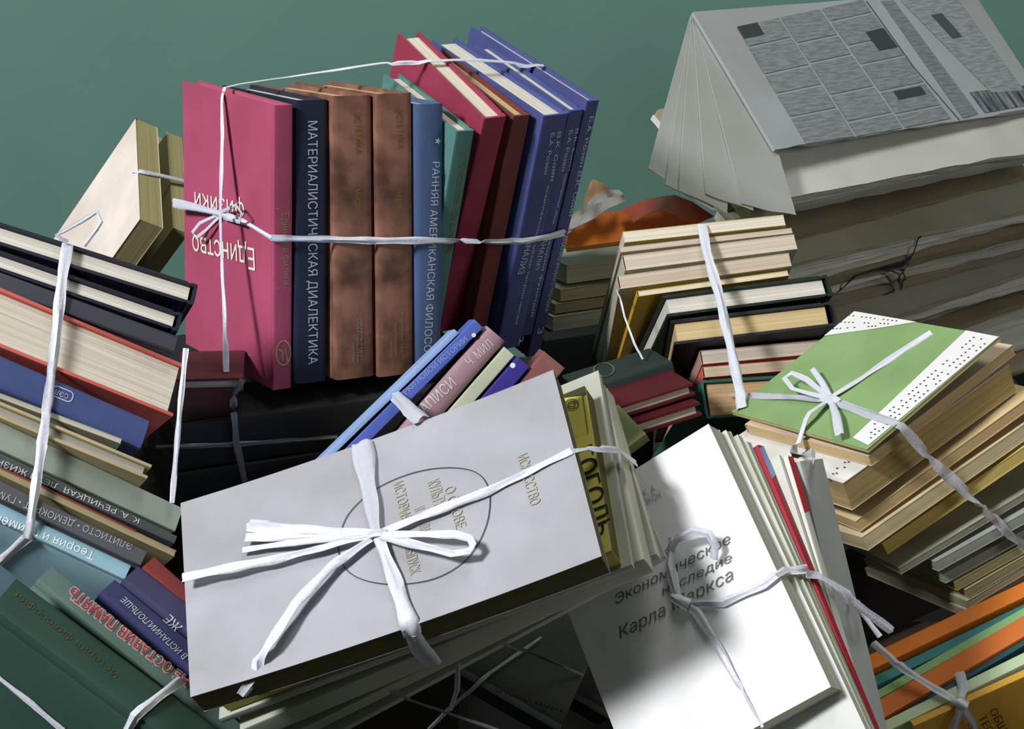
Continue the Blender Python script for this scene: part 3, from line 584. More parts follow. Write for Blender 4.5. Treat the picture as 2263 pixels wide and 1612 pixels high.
# lettering: text, baseline start, baseline end (book space), face, cap height, colour, slant, outline
TEXTS={
'A1':[('Единство',[-.04422,.00342,.00789],[.05813,.01262,.00789],('z',1),.016,(245,240,225),0,None),('физики',[-.0288,-.02741,.00789],[.05336,-.02201,.00789],('z',1),.013,(245,240,225),0,None),('Единство физики',[-.0731,-.02705,.00138],[-.0731,.02562,-.0003],('x',-1),.0055,(150,150,100),0,None)],
'A2':[('МАТЕРИАЛИСТИЧЕСКАЯ ДИАЛЕКТИКА',[-.06675,-.08896,.00342],[-.06675,.08976,.00231],('x',-1),.0072,(190,200,212),0,None)],
'A3':[('ЭСТЕТИКА',[-.06759,-.09196,-.00097],[-.06759,-.06264,-.00207],('x',-1),.005,(120,100,44),0,None),('МЫСЛЬ',[-.06759,-.03642,-.00101],[-.06759,-.02116,-.00155],('x',-1),.004,(140,116,40),0,None),('издательство',[-.06759,.05448,-.00436],[-.06759,.08878,-.00396],('x',-1),.0022,(150,136,120),0,None),('издательство',[-.06759,.0593,-.00131],[-.06759,.09189,-.00091],('x',-1),.0022,(150,136,120),0,None),('издательство',[-.06759,.07776,.00229],[-.06759,.0915,.00247],('x',-1),.0022,(150,136,120),0,None)],
'A4':[('ЭСТЕТИКА',[-.06735,-.09433,-.00071],[-.06735,-.0647,-.00197],('x',-1),.005,(120,100,44),0,None),('МЫСЛЬ',[-.06735,-.03319,-.00096],[-.06735,-.01941,-.00161],('x',-1),.004,(140,116,40),0,None),('издательство',[-.06735,.05715,-.00408],[-.06735,.08842,-.00385],('x',-1),.0022,(150,136,120),0,None),('издательство',[-.06735,.06523,.00137],[-.06735,.08779,.00156],('x',-1),.0022,(150,136,120),0,None),('издательство',[-.06735,.07866,.00534],[-.06735,.09082,.00545],('x',-1),.0022,(150,136,120),0,None)],
'A5':[('РАННЯЯ АМЕРИКАНСКАЯ ФИЛОСОФИЯ',[-.06528,-.05773,-.00183],[-.06528,.10476,.00547],('x',-1),.0062,(200,210,220),0,None)],
'A6':[('ПОЭЗИЯ',[-.05774,-.07294,-2e-05],[-.05774,.0093,-.00099],('x',-1),.004,(130,120,60),0,None)],
'A9':[('Б.А. Розен',[-.07557,-.08868,.00178],[-.07557,-.05356,.0005],('x',-1),.0036,(216,222,230),0,None),('В.К. Соин',[-.07557,-.08868,-.00486],[-.07557,-.04706,-.00776],('x',-1),.0034,(216,222,230),0,None),('комплексный обзор теории чисел',[-.07557,-.04347,-.00547],[-.07557,.08046,-.00165],('x',-1),.0024,(216,222,230),0,None),('АНАЛИЗ',[-.07557,.00256,.00406],[-.07557,.03295,.00668],('x',-1),.006,(222,226,232),0,None),('2',[-.07557,.0958,-.00974],[-.07557,.10184,-.00969],('x',-1),.006,(216,222,230),0,None)],
'A10':[('Б.А. Розен',[-.06323,-.08481,.00279],[-.06323,-.04986,.00163],('x',-1),.0034,(216,222,230),0,None),('В.К. Соин',[-.06323,-.08528,-.0034],[-.06323,-.04891,-.00592],('x',-1),.0032,(216,222,230),0,None),('комплексный обзор',[-.06323,-.04654,-.0029],[-.06323,-.00269,-.00156],('x',-1),.0024,(216,222,230),0,None),('АНАЛИЗ',[-.06323,.0098,.00491],[-.06323,.03838,.00739],('x',-1),.005,(222,226,232),0,None),('теория функций',[-.06323,.00758,-.00191],[-.06323,.08333,-.00102],('x',-1),.0026,(216,222,230),0,None)],
'A11':[('Б.А. Розен В.К. Соин',[-.07723,-.10176,4e-05],[-.07723,-.01547,-.00225],('x',-1),.004,(216,222,230),0,None),('АНАЛИЗ второго порядка',[-.07723,.00152,-.00171],[-.07723,.07169,-.00097],('x',-1),.004,(216,222,230),0,None),('3',[-.07723,.08708,.00223],[-.07723,.09363,.00197],('x',-1),.006,(216,222,230),0,None)],
'B5':[('СЭЛ',[-.0638,-.04038,.00363],[-.0638,-.03166,.00358],('x',-1),.0034,(200,205,225),0,None)],
'B9':[('К. А. РЕЧИЦКАЯ  ЛЕТИ ЖИЗНЬ',[-.07284,-.07277,.00292],[-.07284,.02756,.0001],('x',-1),.0036,(214,214,208),0,None)],
'B11':[('ЭЛИТИСТО • ДЕМОКРАТ • ГУМАН',[-.0781,-.09085,.00542],[-.0781,.005,-.00149],('x',-1),.0044,(176,178,176),0,None)],
'B12':[('Теория и применение',[-.07636,-.07803,.00252],[-.07636,.00401,-.00354],('x',-1),.0054,(240,246,250),0,None)],
'S0':[('История философии',[-.12047,-.04499,-.00168],[-.12047,-.11619,-.00527],('x',-1),.0048,(92,94,62),0,None)],
'S1':[('НЕ ОСТАВИВ ПАМЯТЬ',[-.07973,.00395,-.01136],[-.07973,-.08283,-.00608],('x',-1),.0095,(196,60,70),0,(240,225,228))],
'S2':[('В ИСПАНИИ,ПОЛЬШЕ',[-.07306,8e-05,.00286],[-.07306,-.05074,-.00191],('x',-1),.0052,(220,220,228),0,None)],
'S3':[('ЖЕ',[-.07054,-4e-05,.0094],[-.07054,-.01038,.00804],('x',-1),.0064,(220,220,228),0,None)],
'E2':[('ОЧЕРКИ НОВОЙ ИСТОРИИ',[-.04549,-.03081,.00136],[-.04549,-.09472,-.00258],('x',-1),.0034,(150,172,226),0,None)],
'E3':[('ЗАПИСИ',[-.04,-.00012,.00144],[-.04,-.03282,-.0026],('x',-1),.007,(206,200,204),0,None),('Ч. МИЛ',[-.04,-.04765,-.00166],[-.04,-.0681,-.00453],('x',-1),.006,(206,200,204),0,None)],
'F1':[('ИСКУССТВО',[-.01583,.08299,.00873],[.01977,.08386,.00873],('z',1),.006,(174,168,146),0,None),('ИСТОРИЯ',[-.02873,.01115,.00873],[-.00106,.01226,.00873],('z',1),.006,(174,168,146),0,None),('КУЛЬТУРА',[-.02101,.03052,.00873],[.00353,.03217,.00873],('z',1),.007,(174,168,146),0,None),('О СЛОВЕ',[-.01262,.03938,.00873],[.01689,.04159,.00873],('z',1),.006,(174,168,146),0,None),('И МЫСЛИ',[-.00653,.02044,.00873],[.01046,.02171,.00873],('z',1),.006,(174,168,146),0,None),('ВЫПУСК',[.01675,.01141,.00873],[.03547,.01246,.00873],('z',1),.006,(174,168,146),0,None)],
'F2':[('ГОГОЛЬ',[.01525,-.10879,.007],[-.04971,-.11288,.007],('z',1),.011,(38,38,34),0,None)],
'G1':[('Экономическое',[-.0326,.01703,.00789],[.04687,.01418,.00789],('z',1),.0056,(112,116,116),.28,None),('наследие',[-.00407,.00754,.00789],[.04309,.00425,.00789],('z',1),.0048,(112,116,116),.28,None),('Карла Маркса',[-.03862,-.00222,.00789],[.03968,-.00551,.00789],('z',1),.0066,(112,116,116),.28,None),('К. А.',[.00974,.06611,.00789],[.01851,.06535,.00789],('z',1),.004,(170,174,172),0,None),('ЭКОН',[.00802,.0609,.00789],[.01927,.05994,.00789],('z',1),.004,(170,174,172),0,None)],
'K1':[('ОБЩАЯ',[-.08628,-.07988,.0032],[-.04889,-.07172,.0032],('z',1),.005,(80,62,30),0,None),('ТЕОРИЯ',[-.08426,-.08794,.0032],[-.04682,-.07993,.0032],('z',1),.005,(80,62,30),0,None),('ЯЗЫКА',[-.08379,-.09577,.0032],[-.04673,-.08852,.0032],('z',1),.005,(80,62,30),0,None)],
'M1':[('ЯЗЫКИ МИРА',[-.05,-.0441,.01393],[-.05,-.08796,.0436],('x',-1),.006,(130,40,44),0,None),('СЛОВАРЬ',[-.05,-.07002,.01635],[-.05,-.08293,.0247],('x',-1),.007,(150,44,50),0,None)]}
# printed marks: part, kind, points (book space), face, colour, lift, width (mm), closed
MARKS={
'A1':[('spine_rule','line',[[-.0731,-.03103,.00613],[-.0731,-.0309,-.00789]],('x',-1),(190,180,150),.0002,.6,False),('spine_rule','line',[[-.0731,.02731,.00597],[-.0731,.02784,-.00789]],('x',-1),(190,180,150),.0002,.6,False),('spine_emblem','line',[[-.0731,.07745,-.00652],[-.0731,.0803,-.00625],[-.0731,.08279,-.0054],[-.0731,.08468,-.00408],[-.0731,.08578,-.00241],[-.0731,.08598,-.00055],[-.0731,.08528,.0013],[-.0731,.08373,.00298],[-.0731,.0815,.00431],[-.0731,.0788,.00516],[-.0731,.07589,.00546],[-.0731,.07307,.00518],[-.0731,.0706,.00434],[-.0731,.06872,.00303],[-.0731,.06762,.00137],[-.0731,.0674,-.00048],[-.0731,.06808,-.00233],[-.0731,.06961,-.00401],[-.0731,.07184,-.00535],[-.0731,.07454,-.00621]],('x',-1),(170,165,110),.0002,1.2,True),('spine_emblem','line',[[-.0731,.07344,.00323],[-.0731,.07589,.00024],[-.0731,.08337,.00096],[-.0731,.07343,-.002],[-.0731,.08407,-.0043]],('x',-1),(170,165,110),.0002,1.2,False)],
'A5':[('spine_star','poly',[[-.06528,-.07274,-.00943],[-.06528,-.07222,-.00734],[-.06528,-.0703,-.00731],[-.06528,-.0719,-.00596],[-.06528,-.07145,-.00384],[-.06528,-.07296,-.00509],[-.06528,-.07459,-.00382],[-.06528,-.07393,-.00594],[-.06528,-.07539,-.00726],[-.06528,-.07347,-.00733]],('x',-1),(225,230,235),.0002,0,False)],
'B5':[('spine_emblem','line',[[-.0638,-.04321,.00183],[-.0638,-.04307,.00089],[-.0638,-.04267,5e-05],[-.0638,-.04206,-.00063],[-.0638,-.04129,-.00108],[-.0638,-.04045,-.00124],[-.0638,-.03229,-.00142],[-.0638,-.03146,-.00129],[-.0638,-.0307,-.00088],[-.0638,-.03011,-.00023],[-.0638,-.02973,.00059],[-.0638,-.0296,.00152],[-.0638,-.0296,.00302],[-.0638,-.02974,.00395],[-.0638,-.03013,.0048],[-.0638,-.03073,.00548],[-.0638,-.03149,.00592],[-.0638,-.03233,.00609],[-.0638,-.04052,.00629],[-.0638,-.04137,.00617],[-.0638,-.04212,.00576],[-.0638,-.04272,.0051],[-.0638,-.0431,.00427],[-.0638,-.04323,.00334]],('x',-1),(200,205,225),.0002,.8,True)],
'B10':[('red_line','line',[[.075,-.02368,.00207],[.075,.00658,.00258],[.075,.02686,.00232],[.075,.06945,.00225]],('x',1),(150,60,44),.0002,1.2,False)],
'E2':[('spine_dot','poly',[[-.04549,-.10081,-.00405],[-.04549,-.10014,-.00438],[-.04549,-.09937,-.00438],[-.04549,-.09871,-.00405],[-.04549,-.09832,-.00338],[-.04549,-.09832,-.00261],[-.04549,-.0987,-.00195],[-.04549,-.09937,-.00156],[-.04549,-.10014,-.00156],[-.04549,-.1008,-.00195],[-.04549,-.10119,-.00261],[-.04549,-.10119,-.00338]],('x',-1),(225,225,245),.0002,0,False)],
'E5':[('spine_dot','poly',[[-.0425,-.04482,.00245],[-.0425,-.04399,.00205],[-.0425,-.04307,.00212],[-.0425,-.04231,.00263],[-.0425,-.0419,.00347],[-.0425,-.04197,.00439],[-.0425,-.04248,.00515],[-.0425,-.04331,.00555],[-.0425,-.04423,.00549],[-.0425,-.045,.00497],[-.0425,-.0454,.00414],[-.0425,-.04534,.00322]],('x',-1),(235,235,245),.0002,0,False)],
'F1':[('oval_outline','line',[[-.00683,-.02276,.00873],[-.00419,-.02353,.00873],[-.00154,-.02409,.00873],[.00102,-.02446,.00873],[.00342,-.02468,.00873],[.00556,-.02477,.00873],[.00751,-.0247,.00873],[.00944,-.02445,.00873],[.0115,-.02398,.00873],[.01377,-.0233,.00873],[.01616,-.02244,.00873],[.01854,-.02135,.00873],[.0208,-.02002,.00873],[.02291,-.01843,.00873],[.02495,-.0166,.00873],[.0269,-.01455,.00873],[.02878,-.01232,.00873],[.03059,-.00989,.00873],[.03234,-.00726,.00873],[.034,-.00445,.00873],[.03555,-.00149,.00873],[.03701,.00169,.00873],[.03839,.00507,.00873],[.03963,.00854,.00873],[.04067,.01199,.00873],[.04154,.01542,.00873],[.04226,.01889,.00873],[.04275,.02234,.00873],[.04294,.02574,.00873],[.04281,.02911,.00873],[.04242,.03246,.00873],[.04174,.03573,.00873],[.04077,.03882,.00873],[.03956,.04172,.00873],[.03808,.04447,.00873],[.03627,.04709,.00873],[.03404,.04961,.00873],[.03124,.05212,.00873],[.02796,.05457,.00873],[.02444,.05683,.00873],[.02098,.05875,.00873],[.01752,.06028,.00873],[.01396,.0615,.00873],[.01046,.06246,.00873],[.0072,.06319,.00873],[.00423,.06369,.00873],[.00146,.06395,.00873],[-.00116,.06397,.00873],[-.00372,.06377,.00873],[-.00624,.06333,.00873],[-.00868,.06267,.00873],[-.011,.06177,.00873],[-.01317,.06064,.00873],[-.01516,.05931,.00873],[-.01698,.05776,.00873],[-.0187,.05596,.00873],[-.02037,.05389,.00873],[-.02203,.05148,.00873],[-.02365,.04876,.00873],[-.02516,.04584,.00873],[-.02652,.04286,.00873],[-.02773,.03979,.00873],[-.02881,.03658,.00873],[-.02973,.03331,.00873],[-.03047,.03002,.00873],[-.03102,.02672,.00873],[-.0314,.0234,.00873],[-.03161,.02005,.00873],[-.03163,.01668,.00873],[-.0315,.01321,.00873],[-.03119,.00968,.00873],[-.03069,.0062,.00873],[-.02998,.00291,.00873],[-.02903,-.00017,.00873],[-.02787,-.00311,.00873],[-.02653,-.0059,.00873],[-.02503,-.00854,.00873],[-.02339,-.01105,.00873],[-.0216,-.01342,.00873],[-.01963,-.0156,.00873],[-.01746,-.01753,.00873],[-.01501,-.01918,.00873],[-.01231,-.02059,.00873],[-.00953,-.02177,.00873]],('z',1),(64,64,70),.0002,.55,True)],
'F2':[('dark_band','poly',[[.06187,-.10018,.007],[.06187,-.12118,.007],[.05469,-.12148,.007],[.06187,-.10072,.007]],('z',1),(62,66,40),.0002,0,False),('cover_emblem','line',[[.04958,-.11592,.007],[.0485,-.11558,.007],[.04774,-.11488,.007],[.04736,-.11389,.007],[.0474,-.11271,.007],[.04786,-.11144,.007],[.04869,-.11021,.007],[.04982,-.10914,.007],[.05113,-.10834,.007],[.05249,-.10788,.007],[.05378,-.10781,.007],[.05487,-.10815,.007],[.05564,-.10885,.007],[.05602,-.10984,.007],[.05597,-.11104,.007],[.05551,-.11232,.007],[.05466,-.11355,.007],[.05353,-.11462,.007],[.05222,-.11541,.007],[.05086,-.11586,.007]],('z',1),(104,98,44),.0002,.7,True),('cover_emblem','line',[[.05055,-.11403,.007],[.04996,-.11385,.007],[.04954,-.11348,.007],[.04933,-.11295,.007],[.04935,-.11231,.007],[.04959,-.11164,.007],[.05004,-.11098,.007],[.05065,-.11041,.007],[.05136,-.10999,.007],[.0521,-.10974,.007],[.0528,-.10971,.007],[.05339,-.10989,.007],[.05381,-.11027,.007],[.05402,-.1108,.007],[.05401,-.11144,.007],[.05376,-.11212,.007],[.05331,-.11277,.007],[.0527,-.11334,.007],[.05199,-.11377,.007],[.05125,-.114,.007]],('z',1),(104,98,44),.0002,.7,True),('cover_frame','line',[[.05997,-.10591,.007],[.05596,-.11925,.007],[.02497,-.11888,.007],[.02775,-.1063,.007]],('z',1),(104,98,44),.0002,.5,True)],
'G5':[('blue_band','poly',[[-.06969,-.10192,.00311],[-.06969,-.10453,-.00311],[-.06969,-.08521,-.00311],[-.06969,-.08124,.00311]],('x',-1),(150,176,220),.0002,0,False)],
'G7':[('red_stripe','poly',[[-.06752,-.10506,.00364],[-.06752,-.10606,-.00225],[-.06752,-.07221,-.00364],[-.06752,-.07023,.00294]],('x',-1),(206,58,58),.0002,0,False)],
'J1':[('white_corner','poly',[[-.07672,.06478,.00166],[-.00693,.06478,.00166],[-.03887,.04897,.00166],[-.07672,.03222,.00166]],('z',1),(240,238,234),.0002,0,False),('white_band','poly',[[.04418,.06478,.00166],[.07672,.06391,.00166],[.07462,-.06134,.00166],[.05567,-.05838,.00166]],('z',1),(240,238,236),.0002,0,False),('corner_dots','dots',[[-.07657,.05896,.00166],[-.076,.05009,.00166],[-.07545,.04127,.00166],[-.07177,.05923,.00166],[-.07206,.05071,.00166],[-.07234,.04223,.00166],[-.06813,.05133,.00166],[-.06924,.04318,.00166],[-.06228,.05977,.00166],[-.06422,.05194,.00166],[-.05758,.06003,.00166],[-.06309,.04507,.00166],[-.0529,.0603,.00166],[-.04826,.06056,.00166],[-.05261,.05377,.00166],[-.05698,.04695,.00166],[-.04878,.05437,.00166],[-.03906,.06108,.00166],[-.0345,.06134,.00166],[-.02997,.06159,.00166],[-.0374,.05615,.00166],[-.0449,.05067,.00166],[-.02547,.06185,.00166],[-.03365,.05674,.00166],[-.0419,.05159,.00166],[-.02991,.05733,.00166],[-.03892,.05251,.00166]],('z',1),(70,70,74),.0005,1.5,False),('band_dots','dots',[[.05775,.05864,.00166],[.05785,.05466,.00166],[.05796,.0507,.00166],[.05807,.04674,.00166],[.0585,.03101,.00166],[.05861,.0271,.00166],[.05882,.01931,.00166],[.05893,.01542,.00166],[.05903,.01155,.00166],[.05914,.00768,.00166],[.05924,.00382,.00166],[.05935,-3e-05,.00166],[.05946,-.00387,.00166],[.05956,-.0077,.00166],[.05977,-.01534,.00166],[.05998,-.02295,.00166],[.06008,-.02674,.00166],[.06029,-.03429,.00166],[.06039,-.03805,.00166],[.06049,-.04181,.00166],[.0652,.05844,.00166],[.06523,.05047,.00166],[.06524,.0465,.00166],[.06525,.04254,.00166],[.06527,.03858,.00166],[.06528,.03464,.00166],[.06529,.0307,.00166],[.06531,.02677,.00166],[.06533,.01894,.00166],[.06535,.01504,.00166],[.06536,.01114,.00166],[.06539,.00338,.00166],[.06541,-.00435,.00166],[.06542,-.00821,.00166],[.06544,-.01205,.00166],[.06545,-.01589,.00166],[.06546,-.01972,.00166],[.06548,-.02354,.00166],[.06549,-.02735,.00166],[.0655,-.03116,.00166],[.06555,-.0463,.00166],[.06557,-.05007,.00166],[.07249,.05424,.00166],[.07241,.05024,.00166],[.07233,.04626,.00166],[.07217,.03831,.00166],[.07209,.03435,.00166],[.07202,.03039,.00166],[.07194,.02645,.00166],[.07178,.01858,.00166],[.07162,.01074,.00166],[.07155,.00684,.00166],[.07139,-.00095,.00166],[.07131,-.00483,.00166],[.07124,-.00871,.00166],[.07116,-.01258,.00166],[.071,-.02029,.00166],[.07085,-.02797,.00166],[.07077,-.0318,.00166],[.0707,-.03562,.00166],[.07062,-.03943,.00166],[.07055,-.04324,.00166],[.07047,-.04704,.00166],[.0704,-.05083,.00166],[.07032,-.05461,.00166]],('z',1),(70,70,74),.0005,1.5,False)],
'J3':[('cover_dots','dots',[[.04757,-.06904,.01126],[.0501,-.07511,.01126],[.0526,-.08114,.01126],[.04713,-.06148,.01126],[.05218,-.07367,.01126],[.04668,-.05388,.01126],[.04923,-.06004,.01126],[.05175,-.06616,.01126],[.04623,-.04623,.01126],[.04879,-.05245,.01126],[.04578,-.03854,.01126],[.04835,-.04481,.01126],[.05089,-.05102,.01126],[.04533,-.03081,.01126],[.0479,-.03712,.01126],[.05045,-.04339,.01126],[.04487,-.02304,.01126],[.04746,-.0294,.01126],[.05002,-.03571,.01126]],('z',1),(70,76,110),.0004,1.6,False)],
'I1':[('text_block','print',[[-.17372,.05721,.002],[-.1106,.06345,.002],[-.10971,.04033,.002],[-.17387,.0347,.002]],('z',1),(134,140,142),.0002,0,False),('text_block','print',[[-.17389,.03215,.002],[-.10961,.03771,.002],[-.10844,.00691,.002],[-.17408,.00219,.002]],('z',1),(134,140,142),.0002,0,False),('text_block','print',[[-.1741,-.00034,.002],[-.10834,.00432,.002],[-.10755,-.01648,.002],[-.17423,-.02055,.002]],('z',1),(134,140,142),.0002,0,False),('text_block','print',[[-.17424,-.02305,.002],[-.10745,-.01905,.002],[-.10648,-.04434,.002],[-.1744,-.0476,.002]],('z',1),(134,140,142),.0002,0,False),('text_block','print',[[-.17442,-.05008,.002],[-.10639,-.04689,.002],[-.10519,-.07832,.002],[-.17462,-.07873,.002]],('z',1),(134,140,142),.0002,0,False),('text_block','print',[[-.10667,.06383,.002],[-.04422,.07,.002],[-.04154,.03842,.002],[-.10541,.03305,.002]],('z',1),(134,140,142),.0002,0,False),('text_block','print',[[-.1053,.03043,.002],[-.04131,.03573,.002],[-.03945,.01386,.002],[-.10443,.00912,.002]],('z',1),(134,140,142),.0002,0,False),('text_block','print',[[-.10432,.00652,.002],[-.03923,.01119,.002],[-.03608,-.02586,.002],[-.10285,-.02952,.002]],('z',1),(134,140,142),.0002,0,False),('text_block','print',[[-.10274,-.03209,.002],[-.03586,-.0285,.002],[-.03333,-.05827,.002],[-.10156,-.06102,.002]],('z',1),(134,140,142),.0002,0,False),('text_block','print',[[-.10145,-.06356,.002],[-.03311,-.06089,.002],[-.03169,-.07758,.002],[-.10079,-.07873,.002]],('z',1),(134,140,142),.0002,0,False),('text_block','print',[[-.04008,.07041,.002],[.02785,.07712,.002],[.02998,.06137,.002],[-.03874,.05507,.002]],('z',1),(134,140,142),.0002,0,False),('text_block','print',[[-.0385,.05237,.002],[.03036,.05859,.002],[.03426,.02976,.002],[-.03604,.02432,.002]],('z',1),(134,140,142),.0002,0,False),('text_block','print',[[-.0358,.02164,.002],[.03463,.02701,.002],[.03753,.00561,.002],[-.03398,.00083,.002]],('z',1),(134,140,142),.0002,0,False),('text_block','print',[[-.03374,-.00183,.002],[.0379,.00287,.002],[.04216,-.0286,.002],[-.03106,-.03239,.002]],('z',1),(134,140,142),.0002,0,False),('text_block','print',[[-.03083,-.03503,.002],[.04252,-.03132,.002],[.04607,-.05752,.002],[-.0286,-.06045,.002]],('z',1),(134,140,142),.0002,0,False),('text_block','print',[[-.02837,-.06307,.002],[.04644,-.06022,.002],[.04844,-.07504,.002],[-.02711,-.07743,.002]],('z',1),(134,140,142),.0002,0,False),('picture_block','poly',[[-.17372,.05721,.002],[-.14351,.0602,.002],[-.14329,.04576,.002],[-.17382,.04296,.002]],('z',1),(70,74,76),.0005,0,False),('picture_block','poly',[[.00188,.03755,.002],[.03286,.0401,.002],[.03618,.0156,.002],[.00465,.01335,.002]],('z',1),(70,74,76),.0005,0,False),('picture_block','poly',[[-.0127,-.03575,.002],[.03335,-.03345,.002],[.03471,-.04397,.002],[-.01167,-.04607,.002]],('z',1),(70,74,76),.0005,0,False),('column_rule','line',[[.03322,.07561,.002],[.04204,-.01088,.002],[.06044,-.07866,.002]],('z',1),(72,78,80),.0002,1.4,False),('text_block','print',[[.0556,.07419,.002],[.07619,.07289,.002],[.09457,-.07459,.002],[.06773,-.07724,.002]],('z',1),(126,132,134),.0002,0,False),('text_block','print',[[.08695,.07221,.002],[.18088,.07245,.002],[.18536,.03037,.002],[.19372,-.05485,.002],[.13775,-.05206,.002]],('z',1),(146,152,155),.0002,0,False),('headline_block','bars',[[.10355,-.04796,.002],[.21797,-.04932,.002],[.2174,-.07285,.002],[.10683,-.07481,.002]],('z',1),(84,88,92),.0002,0,False),('picture_block','poly',[[.12006,.05083,.002],[.13968,.05189,.002],[.14898,.01984,.002],[.1308,.01889,.002]],('z',1),(84,88,90),.0006,0,False)],
'Q1':[('cover_emblem','line',[[-.00291,.00261,.008],[-.00845,.00465,.008],[-.01254,.00702,.008],[-.01482,.0095,.008],[-.01509,.01186,.008],[-.01331,.01387,.008],[-.00966,.01534,.008],[-.00446,.01614,.008],[.00181,.01618,.008],[.00855,.01544,.008],[.01511,.01399,.008],[.02084,.01196,.008],[.02514,.00955,.008],[.02757,.007,.008],[.02786,.00456,.008],[.02598,.0025,.008],[.02214,.00102,.008],[.01673,.00026,.008],[.01032,.00029,.008],[.00355,.00111,.008]],('z',1),(96,100,96),.0002,1.5,True)]}
